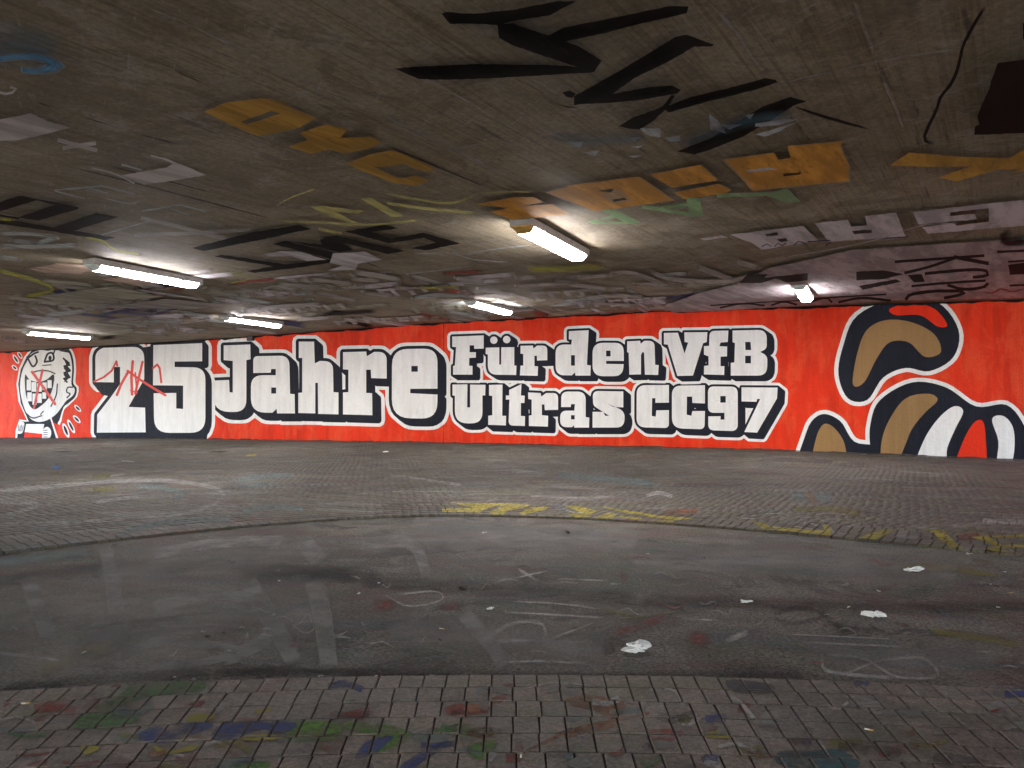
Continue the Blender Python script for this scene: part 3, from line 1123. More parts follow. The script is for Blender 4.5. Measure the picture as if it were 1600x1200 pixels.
# lime bloom and cracks along the board seams
for P, w in (([(225, 8), (310, 45), (400, 88)], 4), ([(400, 88), (520, 145), (600, 185)], 3), ([(600, 180), (700, 228), (790, 275)], 6), ([(620, 97), (760, 175), (850, 232)], 3),
             ([(690, 20), (760, 72), (795, 92)], 2), ([(820, 115), (870, 145)], 3), ([(1105, 0), (1150, 50), (1180, 95), (1197, 110)], 5), ([(1333, 0), (1350, 42), (1366, 82)], 6),
             ([(1378, 118), (1396, 160), (1412, 200)], 5), ([(1418, 228), (1435, 275), (1450, 318)], 4), ([(1455, 330), (1470, 378)], 4), ([(1225, 128), (1330, 104), (1432, 85), (1495, 76)], 3),
             ([(838, 195), (870, 212), (890, 222)], 1.6), ([(938, 174), (995, 200)], 1.6), ([(968, 218), (970, 240)], 1.5), ([(690, 235), (760, 222)], 3), ([(1208, 135), (1216, 146)], 5)):
    ceil_stroke(P, w, K_SEAM, .9, 0, .3, 'lime_bloom')
for P, w in (([(270, 108), (320, 130)], 2), ([(520, 390), (600, 420)], 1.5), ([(600, 225), (660, 250), (760, 292)], 2.2), ([(55, 158), (80, 166)], 2.5), ([(130, 182), (170, 194)], 1.6),
             ([(215, 208), (280, 225)], 1.6), ([(120, 262), (230, 290), (420, 340)], 2.0), ([(170, 258), (330, 300)], 1.5)):
    ceil_stroke(P, w, K_DKSEAM, .7, .3, .3, 'board_seam')

# faded clutter near the wall, many half-buffed strokes
cl = random.Random(21)
groups = [(K_SOFTB, 7), (K_NAVY, 8), (K_REDC, 9), (K_GREY, 62), (K_OLIVE, 34), (K_PEACH, 12), (K_LILAC, 26), (K_PLB, 22)]
for mt, cnt in groups:
    for _ in range(cnt):
        y = cl.uniform(425, 535)
        x = cl.uniform(-20, 1080) if cl.random() < .9 else cl.uniform(0, 500)
        top = 556 - .055 * x
        if y > top - 14:
            y = top - cl.uniform(14, 60)
        k = cl.random()
        ln = cl.uniform(25, 90) * (1 if y > 450 else 1.1)
        sl = (637 - y) / (1355 - x) if k < .6 else -cl.uniform(.05, .13)
        if abs(sl) > .5:
            continue
        ceil_stroke([(x, y), (x + ln, y + sl * ln)], cl.uniform(3.0, 7.5), mt, .25, 0, .35, 'faded_stroke')

fl = random.Random(5)
for x0, y0, n, h, mt in ((60, 448, 7, 12, K_OLIVE), (300, 460, 8, 10, K_GREY), (470, 430, 6, 14, K_GREY), (560, 452, 7, 11, K_LILAC), (20, 480, 9, 9, K_GREY), (360, 484, 8, 9, K_PALE), (640, 478, 7, 9, K_OLIVE), (830, 455, 6, 11, K_GREY), (900, 470, 6, 9, K_LILAC), (520, 500, 6, 7, K_PALE), (200, 500, 8, 7, K_GREY)):
    for k in range(n):
        x = x0 + k * 24 + fl.uniform(-3, 3)
        y = y0 - k * 1.6
        d = h * fl.uniform(.7, 1.1)
        sh = 2.6 * d * (1355 - x) / 900
        kind = fl.randrange(3)
        ceil_poly([(x, y), (x + 7, y - .6), (x + 7 + sh * .55, y + d), (x + sh * .55, y + d + .6)], mt, 'faded_letter')
        if kind:
            ceil_poly([(x + 6, y), (x + 19, y - 1.2), (x + 20 + d * .3, y + 1.6), (x + 7, y + 2.8)], mt, 'faded_letter')
        if kind == 2:
            ceil_poly([(x + sh * .5, y + d), (x + sh * .5 + 15, y + d - 1.2), (x + sh * .5 + 16, y + d + 1.4), (x + sh * .5 + 1, y + d + 2.6)], mt, 'faded_letter')
# left part
ceil_stroke([(-20, 70), (25, 62), (60, 66), (85, 80)], 42, K_BLUEH, .9)
ceil_stroke([(-12, 85), (30, 80), (62, 82), (84, 92), (70, 101), (45, 103), (28, 98)], 9, K_BLUE, .5)
ceil_stroke([(70, 88), (95, 95), (60, 103)], 12, K_BLUE, .8)
ceil_poly([(-8, 182), (48, 170), (75, 183), (110, 193), (55, 207), (25, 213), (-8, 214)], K_PALE)
ceil_stroke([(90, 212), (152, 229)], 6, K_PALE)
ceil_stroke([(98, 225), (150, 217)], 6, K_PALE)
ceil_stroke([(0, 137), (14, 139), (26, 132), (16, 128)], 4, K_PALE)
ceil_poly([(190, 268), (260, 256), (270, 250), (250, 241), (255, 240), (295, 256), (322, 268), (268, 277), (225, 283)], K_PALE)
ceil_stroke([(145, 257), (180, 266), (210, 281)], 2.5, K_PALE)
ceil_stroke([(190, 251), (222, 260)], 3, K_PALE)
ceil_stroke([(236, 237), (254, 242)], 2.2, K_PALE)
for P, w in (([(85, 292), (160, 285)], 2.6), ([(160, 285), (211, 298)], 2.4), ([(86, 293), (132, 305)], 2), ([(137, 288), (169, 297)], 2), ([(165, 305), (200, 313), (218, 309)], 1.6),
             ([(222, 325), (282, 315)], 2.4), ([(282, 315), (322, 326)], 2.2), ([(268, 321), (295, 331)], 1.8), ([(150, 365), (232, 341)], 1.8)):
    ceil_stroke(P, w, K_PLB)
ceil_stroke([(220, 335), (270, 347), (355, 370)], 6, K_GREY)
ceil_stroke([(210, 363), (300, 360), (392, 354)], 5.5, K_GREY)
for P in ([(-8, 313), (28, 301), (60, 307), (-8, 328)], [(28, 335), (85, 315), (124, 321), (60, 340)], [(28, 301), (36, 301), (124, 319), (118, 322)], [(-8, 329), (30, 335), (30, 338), (-8, 332)],
          [(80, 352), (150, 328), (186, 334), (112, 357)], [(-8, 340), (12, 338), (180, 367), (164, 371), (70, 355), (-8, 344)],
          [(300, 383), (395, 358), (466, 347), (487, 353), (400, 372), (318, 388)], [(335, 397), (346, 394), (458, 411), (448, 416)], [(386, 420), (440, 410), (516, 401), (522, 406), (470, 414), (398, 423)],
          [(425, 377), (446, 372), (556, 400), (536, 405)], [(446, 372), (503, 378), (500, 370), (520, 364), (552, 387), (530, 389)], [(502, 366), (526, 364), (632, 388), (605, 393)],
          [(538, 357), (602, 346), (623, 352), (581, 358), (613, 368), (662, 359), (719, 376), (665, 387), (640, 384), (681, 375), (662, 367), (608, 376)]):
    ceil_poly(P, K_BLACK)
for P in ([(415, 393), (440, 388), (470, 390), (510, 402), (480, 404), (455, 396), (420, 397)], [(520, 392), (570, 389), (597, 402), (560, 408), (555, 418), (512, 419), (535, 411), (515, 407)]):
    ceil_poly(P, K_LILAC)
for P in ([(485, 318), (500, 316), (568, 324), (560, 329), (522, 325), (562, 345), (545, 344), (505, 328)], [(563, 305), (578, 303), (632, 333), (612, 334)]):
    ceil_poly(P, K_YEL)
for P, w in (([(598, 311), (660, 320), (745, 328)], 5), ([(603, 297), (650, 306), (705, 312), (740, 299)], 3.5), ([(432, 340), (500, 343), (580, 346), (660, 338)], 3.5), ([(495, 352), (538, 361)], 5),
             ([(425, 320), (455, 303), (500, 287)], 2), ([(745, 297), (790, 294), (830, 294)], 2)):
    ceil_stroke(P, w, K_YEL, .3)
ZO = lambda P: [(300 + x / 3.81, 130 + y / 3.81) for x, y in P]
ceil_poly(ZO([(72, 140), (200, 85), (420, 58), (540, 75), (590, 115), (740, 175), (640, 235), (500, 272), (390, 287), (220, 215)]), K_OCHRE)
ceil_poly(ZO([(290, 200), (470, 135), (530, 150), (330, 215)]), cp('bare_concrete', (.17, .145, .11), 1, .2))
ceil_poly(ZO([(640, 270), (800, 215), (930, 245), (880, 300), (1060, 290), (1130, 325), (1050, 365), (900, 392), (820, 368), (710, 394), (575, 350), (690, 310)]), K_OCHRE)
ceil_poly(ZO([(915, 455), (1080, 390), (1200, 373), (1450, 480), (1400, 505), (1310, 480), (1270, 450), (1180, 470), (1080, 475), (1240, 545), (1330, 525), (1415, 558), (1330, 587), (1200, 572)]), K_OCHRE)
# far left clutter that can be told apart
for P, w, mt in (([(-8, 362), (40, 360), (95, 366)], 6, K_PLB), ([(95, 366), (70, 372), (50, 381)], 7, K_PLB), ([(-8, 380), (50, 381), (126, 378)], 7, K_PLB), ([(-8, 396), (38, 402)], 7, K_PLB),
                 ([(10, 370), (60, 376)], 6, K_PLB), ([(-8, 337), (25, 339)], 4, K_YEL2), ([(125, 366), (160, 372), (180, 386), (225, 394)], 4.5, K_YEL2), ([(-8, 418), (30, 427), (70, 440), (83, 449), (62, 456), (35, 460)], 6, K_YEL2),
                 ([(150, 492), (200, 482), (260, 477), (335, 476)], 5, K_NAVY), ([(170, 484), (240, 488), (300, 470)], 4, K_NAVY), ([(40, 500), (90, 498), (50, 506)], 3, K_PLB),
                 ([(350, 418), (390, 432), (350, 440)], 1.4, K_YEL2), ([(1, 460), (110, 472)], 5, K_OLIVE), ([(60, 434), (150, 443)], 5, K_OLIVE)):
    ceil_stroke(P, w, mt, .25)
for P, mt in (([(45, 416), (90, 407), (150, 412), (125, 425), (70, 422)], K_PEACH), ([(160, 433), (200, 428), (262, 437), (220, 443)], K_PEACH), ([(60, 460), (180, 443), (252, 461), (180, 468), (120, 478)], K_OLIVE),
              ([(150, 478), (260, 464), (360, 474), (300, 480)], K_GREY)):
    ceil_poly(P, mt)
for P, w, mt in (([(550, 421), (590, 427), (632, 435)], 8, K_GREY), ([(480, 432), (560, 441)], 7, K_GREY), ([(545, 432), (600, 436)], 6, K_GREY), ([(430, 441), (512, 445)], 6, K_GREY), ([(400, 453), (430, 444), (470, 452)], 4, K_GREY),
                 ([(610, 444), (650, 450)], 6, K_GREY), ([(705, 431), (762, 438)], 8, K_GREY), ([(560, 455), (620, 459)], 6, K_GREY), ([(650, 447), (725, 445)], 4, K_YEL2), ([(680, 457), (728, 452)], 9, K_REDC),
                 ([(640, 465), (680, 458), (740, 460)], 6, K_PLB), ([(400, 480), (450, 475), (505, 472)], 6, K_PALE), ([(740, 447), (800, 458)], 6, K_GREY), ([(460, 497), (520, 494)], 5, K_PALE), ([(530, 496), (565, 500)], 5, K_PALE),
                 ([(560, 493), (600, 498)], 5, K_PALE), ([(500, 490), (590, 484)], 4, K_SOFTB), ([(700, 385), (735, 400), (800, 406)], 2, K_PLB), ([(720, 395), (770, 385), (830, 378)], 1.4, K_PLB),
                 ([(630, 425), (690, 418), (740, 410)], 1.3, K_PLB), ([(640, 393), (700, 390)], 1.3, K_PLB)):
    ceil_stroke(P, w, mt, .2)

# black spray letters overhead
for P in ([(690, 10), (696, 7), (740, 10), (800, 4), (870, -10), (900, -10), (860, 12), (800, 22), (780, 28), (740, 26), (703, 26)],
          [(777, 28), (800, 25), (860, 46), (905, 62), (940, 84), (928, 103), (870, 84), (800, 60), (780, 48)],
          [(850, 48), (880, 32), (960, 16), (1045, -2), (1076, -2), (1073, 9), (1000, 26), (940, 42), (890, 52), (862, 61)],
          [(617, 97), (650, 94), (740, 90), (850, 91), (900, 94), (930, 101), (922, 104), (880, 106), (780, 112), (700, 115), (655, 114)],
          [(897, 141), (960, 105), (1010, 75), (1055, 47), (1072, 43), (1116, 59), (1112, 62), (1085, 62), (1050, 83), (990, 113), (955, 139), (925, 150), (897, 156)],
          [(955, 138), (1010, 127), (1050, 124), (1064, 131), (1058, 137), (1000, 147), (950, 152), (905, 154)],
          [(967, 189), (990, 174), (1020, 164), (1035, 157), (1049, 139), (1055, 140), (1042, 160), (1020, 181), (1000, 194), (985, 193)],
          [(1035, 160), (1080, 142), (1150, 125), (1195, 112), (1212, 115), (1215, 119), (1180, 131), (1100, 151), (1045, 167)],
          [(1058, 229), (1110, 208), (1150, 183), (1190, 158), (1235, 142), (1260, 149), (1240, 156), (1200, 182), (1160, 206), (1110, 226), (1085, 234)],
          [(878, 135), (890, 132), (900, 137), (894, 144), (885, 142)]):
    ceil_poly(P, K_SOFTB, 'graffiti_stroke')
for P, w in (([(700, 22), (790, 26), (860, 10)], 16), ([(790, 30), (860, 50), (930, 82)], 18), ([(860, 52), (940, 34), (1060, 6)], 14), ([(640, 98), (780, 94), (900, 96)], 14), ([(905, 146), (990, 100), (1060, 60)], 16),
             ([(1040, 160), (1120, 140), (1200, 120)], 9), ([(1075, 226), (1150, 192), (1235, 150)], 16), ([(955, 144), (1050, 132)], 9)):
    ceil_stroke(P, w, K_MIST, 1.0, .2, .4, 'overspray')
ceil_stroke([(1240, 157), (1290, 174), (1360, 194)], 5, K_SOFTB, .4, .6, .3)
ceil_stroke([(868, 152), (888, 158), (906, 159)], 2.5, K_SOFTB, .3, .3, .3)
for P in ([(1000, 192), (1032, 192), (1032, 206), (1010, 203)], [(1040, 208), (1062, 203), (1063, 212), (1048, 213)], [(1125, 187), (1160, 185), (1140, 194)], [(1180, 184), (1225, 177), (1248, 177), (1215, 187), (1180, 189)],
          [(1180, 202), (1248, 181), (1215, 198), (1195, 205)], [(1108, 168), (1120, 178), (1135, 200), (1110, 194)], [(910, 230), (937, 227), (930, 236)], [(984, 221), (1005, 219), (997, 224)], [(982, 236), (1005, 235), (990, 239)],
          [(1165, 172), (1178, 168), (1172, 178)], [(884, 214), (912, 213), (905, 224)], [(985, 207), (1003, 205), (990, 213)]):
    ceil_poly(P, K_WHITE, 'paint_smear')
ceil_stroke([(1060, 218), (1110, 200), (1160, 182), (1240, 168)], 12, K_BLUEH, .9)
ceil_stroke([(860, 206), (940, 212), (1010, 205)], 12, K_BLUEH, .9)
# orange letters
ZR = lambda P: [(800 + x / 4, 250 + y / 4) for x, y in P]
ZQ = lambda P: [(1200 + x / 4, 250 + y / 4) for x, y in P]
for P in (ZR([(225, 175), (380, 130), (560, 108), (790, 75), (860, 125), (1000, 225), (640, 277), (520, 292)]), ZR([(870, 62), (1180, 0), (1280, 97), (1000, 142)]), ZR([(1020, 175), (1290, 122), (1365, 160), (1330, 180), (1080, 216)]),
          [(1135, 242), (1210, 231), (1216, 242), (1236, 239), (1231, 221), (1318, 213), (1310, 219), (1325, 253), (1324, 275), (1240, 283), (1180, 290)],
          [(745, 313), (800, 302), (832, 301), (848, 309), (800, 318)], [(800, 318), (862, 312), (887, 328), (800, 337), (768, 325)]):
    A = np.array(P)
    c_ = A.mean(0)
    ceil_poly([tuple(c_ + (p - c_) * 1.05) for p in A], K_PALEOR, 'letter_rim')
    ceil_poly(P, K_ORANGE)
ceil_poly(ZR([(560, 192), (650, 150), (690, 165), (760, 235), (620, 242)]), K_PALEOR)
for P in (ZR([(535, 165), (640, 150), (615, 176)]), ZR([(620, 222), (700, 207), (722, 222), (640, 236)]), [(1223, 264), (1252, 261), (1250, 265), (1225, 268)]):
    ceil_poly(P, K_DKSEAM)
ceil_poly([(1165, 258), (1200, 254), (1215, 257), (1170, 262)], K_PALE)
for P in ([(940, 322), (960, 321), (1002, 342), (980, 344)], [(918, 340), (955, 330), (962, 334), (930, 340), (985, 341), (990, 344), (925, 344)], [(1072, 303), (1093, 302), (1099, 331), (1078, 332)],
          [(1195, 297), (1230, 287), (1250, 308), (1230, 311), (1205, 301)]):
    ceil_poly(P, K_GREEN)
for P, w in (([(1003, 316), (1085, 330)], 6), ([(1033, 318), (1075, 313)], 5), ([(1120, 299), (1200, 296)], 6)):
    ceil_stroke(P, w, K_GREEN)
ceil_stroke([(820, 415), (870, 416), (945, 411)], 8, K_YEL2, .9)
# lilac letters at the right
ceil_poly(ZQ([(905, 300), (1600, 220), (1800, 200), (1800, 370), (1590, 387), (1000, 438), (960, 395), (1160, 370), (1180, 387), (1380, 360), (1378, 275), (1140, 300), (1135, 325), (1290, 310), (1305, 345), (940, 378)]), K_LILAC)
ceil_poly(ZQ([(290, 370), (500, 350), (520, 392), (620, 385), (605, 325), (800, 303), (860, 455), (380, 490)]), K_LILAC)
ceil_poly([(1140, 361), (1255, 347), (1278, 370), (1190, 385), (1175, 374)], K_LILAC)
ceil_poly([(1094, 367), (1127, 362), (1138, 365), (1100, 370)], K_LILAC)
for P in (ZQ([(525, 420), (645, 410), (650, 430), (540, 442)]), [(1195, 360), (1215, 357), (1216, 362), (1198, 364)], [(1214, 368), (1228, 366), (1231, 371), (1219, 373)]):
    ceil_poly(P, K_DKSEAM)
for P, w in (([(1190, 380), (1200, 375), (1205, 380)], 1.8), ([(1210, 380), (1216, 374), (1224, 379), (1228, 374)], 1.8), ([(1240, 378), (1250, 371), (1262, 378)], 1.6), ([(1262, 372), (1300, 370), (1290, 378)], 1.8), ([(1375, 367), (1420, 364)], 2)):
    ceil_stroke(P, w, K_NAVY)
ceil_stroke([(1225, 397), (1300, 384), (1380, 366), (1440, 346), (1500, 342)], 1.4, K_PALE, .4)
ceil_poly([(1040, 474), (1090, 455), (1150, 440), (1200, 415), (1250, 404), (1330, 385), (1600, 367), (1680, 361), (1680, 460), (1400, 466), (1200, 478), (1050, 487)], K_BAND, 'painted_band')
for P, w in (([(1085, 411), (1120, 424), (1155, 438)], 9), ([(1150, 404), (1190, 415)], 8), ([(1012, 417), (1050, 432), (1130, 436), (1180, 424)], 7), ([(950, 425), (985, 422), (1045, 443)], 7), ([(900, 430), (960, 425)], 6),
             ([(860, 433), (905, 442), (955, 449)], 7), ([(800, 443), (850, 441), (900, 438)], 5), ([(985, 440), (1050, 441)], 5), ([(905, 463), (960, 458), (1010, 462)], 5), ([(915, 470), (1000, 474)], 4)):
    ceil_stroke(P, w, K_GREY, .2)
for P in ([(1155, 438), (1168, 424), (1200, 424), (1194, 430), (1262, 422), (1262, 434), (1228, 437), (1212, 431), (1190, 438)], [(1338, 420), (1380, 418), (1412, 424), (1380, 432), (1338, 434)],
          [(1342, 443), (1400, 432), (1408, 436), (1348, 449)], [(1575, 409), (1602, 405), (1602, 424), (1578, 425)], [(1418, 425), (1440, 424), (1445, 436), (1428, 437)]):
    ceil_poly(P, K_BLACK)
for k in range(4):
    ceil_stroke([(1266 + k * 18, 431 - k * .6), (1279 + k * 18, 430.4 - k * .6)], 7, K_BLACK, .2)
for P, w in (([(1398, 404), (1470, 399), (1538, 394)], 4.5), ([(1413, 422), (1455, 411), (1492, 398)], 4.5), ([(1490, 396), (1545, 407)], 6), ([(1445, 423), (1510, 417), (1540, 418), (1542, 426), (1520, 429)], 5),
             ([(1424, 443), (1480, 438), (1540, 434)], 4), ([(1480, 441), (1505, 448), (1535, 445), (1544, 438)], 5), ([(1415, 465), (1425, 456), (1465, 451), (1508, 452), (1495, 458), (1475, 462)], 5),
             ([(1110, 474), (1190, 469), (1250, 466)], 2), ([(1125, 478), (1160, 471), (1195, 474)], 3), ([(1205, 474), (1225, 468), (1245, 473)], 3), ([(1260, 470), (1290, 462), (1300, 469)], 3), ([(1270, 463), (1385, 456)], 2.6),
             ([(1310, 469), (1345, 462), (1392, 466)], 4), ([(1558, 388), (1605, 386)], 4), ([(1575, 404), (1605, 402)], 3), ([(1577, 442), (1605, 441)], 3)):
    ceil_stroke(P, w, K_BLACK)
ceil_stroke([(1582, 352), (1566, 364), (1575, 373), (1610, 371)], 10, K_SOFTB, .6)
ceil_stroke([(1532, 452), (1550, 454), (1565, 447), (1580, 452), (1602, 447)], 2.5, K_REDC, .3)
ceil_poly([(1390, 250), (1420, 229), (1500, 236), (1572, 238), (1520, 251), (1460, 252)], K_OCHRE)
ceil_poly([(1465, 269), (1520, 250), (1580, 237), (1600, 224), (1680, 215), (1680, 250), (1575, 262), (1602, 255), (1560, 256), (1495, 275)], K_OCHRE)
ceil_stroke([(1540, -6), (1520, 27), (1504, 60), (1498, 88), (1488, 115), (1470, 140), (1463, 160), (1450, 188), (1444, 206), (1450, 213), (1461, 213)], 5, K_BLACK, .2, 0, .5)
ceil_poly([(1559, 86), (1600, 80), (1680, 76), (1680, 194), (1600, 198), (1522, 201), (1523, 188), (1530, 184), (1527, 172), (1535, 150), (1545, 128), (1550, 110)], K_BLACK)
ceil_poly([(1598, 22), (1690, 12), (1690, 44), (1598, 48)], K_BLACK)

# ------------------------------------------------------------------ ceiling lamps
def glow_material():
    t = NT('lit_diffuser')
    em = t.n('ShaderNodeEmission')
    em.inputs[0].default_value = (1.0, .95, .96, 1)
    em.inputs[1].default_value = LAMP_STRENGTH
    t.t.links.new(em.outputs[0], t.out.inputs[0])
    return t.m


M_GLOW = glow_material()
M_HOUS = plain('lamp_housing', (.30, .29, .28), .5, .5, 6, .3)
M_CAP = plain('lamp_end_cap', (.62, .68, .66), .4, .5, 6, .15)
M_CAPO = plain('painted_end_cap', (.50, .30, .08), .6, .4, 14, .3)
LDIR = math.atan2(.4263, .9046)


def make_lamp():
    root = obj('ceiling_lamp', None)
    hw, Ln = .17, 2.75
    bm = bmesh.new()
    box_verts(bm, -hw - .02, hw + .02, .02, Ln - .02, -.13, -.002)
    bmesh.ops.bevel(bm, geom=bm.edges[:], offset=.01, segments=1, affect='EDGES')
    obj('housing', bm_mesh('housing', bm), M_HOUS, root)
    prof = [(-hw, -.131), (-hw * .88, -.17), (-hw * .62, -.225), (hw * .62, -.225), (hw * .88, -.17), (hw, -.131)]
    y0, y1 = .17, Ln - .13
    V = [(x, y, z) for y in (y0, y1) for x, z in prof]
    F = [(k, k + 1, k + 7, k + 6) for k in range(5)] + [(5, 0, 6, 11), (0, 5, 4, 3, 2, 1), (6, 7, 8, 9, 10, 11)]
    obj('diffuser', mesh_from('diffuser', V, F), M_GLOW, root)
    for (a, b, s) in ((0.0, y0 - .004, 1), (Ln, y1 + .004, -1)):
        V = [(x * 1.03, b, z * 1.02 + .001) for x, z in prof] + [(x * .97, a, -.131 + (z + .131) * .25) for x, z in prof]
        F = [(k, k + 1, k + 7, k + 6) for k in range(5)] + [(5, 0, 6, 11), (0, 5, 4, 3, 2, 1), (6, 7, 8, 9, 10, 11)]
        me = mesh_from('end_cap', V, F)
        b2 = bmesh.new()
        b2.from_mesh(me)
        bmesh.ops.recalc_face_normals(b2, faces=b2.faces)
        b2.to_mesh(me)
        b2.free()
        obj('end_cap', me, M_CAP, root)
    bm = bmesh.new()
    box_verts(bm, -.012, .012, -.03, .03, -.155, -.11)
    cm = bm_mesh('clip', bm)
    for sx in (-1, 1):
        for yy in (.6, Ln - .6):
            obj('clip', cm, M_HOUS, root).location = (sx * (hw + .018), yy, 0)
    return root


def copy_tree(o, parent=None):
    c = o.copy()
    COL.objects.link(c)
    c.parent = parent
    for ch in o.children:
        copy_tree(ch, c)
    return c


lamp0 = make_lamp()
LAMPS = [((137, 402), 'lit white strip lamp on the ceiling above the 25, large, left of the black letters'),
         ((348, 491), 'small lit strip lamp close to the wall above the word Jahre'),
         ((812, 338), 'largest lit strip lamp, ochre paint on its end, beside the orange ceiling letters'),
         ((733, 467), 'small lit strip lamp close to the wall above the u with two dots'),
         ((1248, 440), 'short looking lit lamp pointing at the viewer, on the lilac painted band at the right'),
         ((37, 513), 'farthest lit strip lamp at the left end, above the cartoon face')]
for i, (p, lab) in enumerate(LAMPS):
    r = lamp0 if i == 0 else copy_tree(lamp0)
    x, y = on_ceiling(*p)
    r.location = (x, y, float(ceil_z(x + .6, y + 1.2)) - .012)
    r.rotation_euler = (0, 0, -LDIR)
    r['label'] = lab
    r['category'] = 'lamp'
    r['group'] = 'strip lamps under the bridge deck'
    if i == 2:
        caps = [c for c in r.children if c.name.startswith('end_cap')]
        c = min(caps, key=lambda q: min(v.co.y for v in q.data.vertices))
        c.data = c.data.copy()
        c.data.materials[0] = M_CAPO
        c['label'] = 'end cap smeared with ochre paint'

# ------------------------------------------------------------------ paint and chalk on the ground
gp = lambda n, c, cover, wear, ws_=14.0: sheet_paint(n, c, cover, wear, ws_, .75)
G_CHALK = gp('chalk', (.46, .44, .415), .8, .62, 18)
G_PALE = gp('pale_floor_paint', (.30, .29, .275), .7, .5, 7)
G_CYAN = gp('cyan_floor_paint', (.20, .28, .28), .5, .6, 6)
G_DARK = gp('dark_dirt', (.024, .020, .018), .34, .6, 5)
G_YEL = gp('yellow_floor_paint', (.34, .285, .045), .88, .45, 8)
G_YELF = gp('faint_yellow', (.25, .22, .06), .55, .65, 8)
G_WHITE = gp('white_floor_line', (.42, .40, .38), .7, .6, 12)
G_RED = gp('red_floor_paint', (.26, .06, .045), .75, .85, 4.5)
G_ORNG = gp('orange_floor_paint', (.32, .14, .07), .75, .8, 4.5)
G_GREEN = gp('green_floor_paint', (.09, .20, .07), .9, .86, 4.5)
G_LIME = gp('lime_floor_paint', (.12, .26, .035), .9, .86, 4.5)
G_BLUE = gp('blue_floor_paint', (.05, .07, .21), .9, .86, 4.5)
G_TEAL = gp('teal_floor_paint', (.05, .11, .125), .9, .7, 5)
_gl = [0]


def road_stroke(pts, w, mat, soft=.5, taper=0, jag=.3, name='chalk_line'):
    _gl[0] += 1
    V, F, A = strip(pts, w, on_ground, lambda x, y: float(ground_z(x, y)), soft, taper, 7.0, jag, .0025 + _gl[0] * .00005)
    return obj(name, mesh_from(name, V, [f[::-1] for f in F], False, {'a': A}), mat, road)


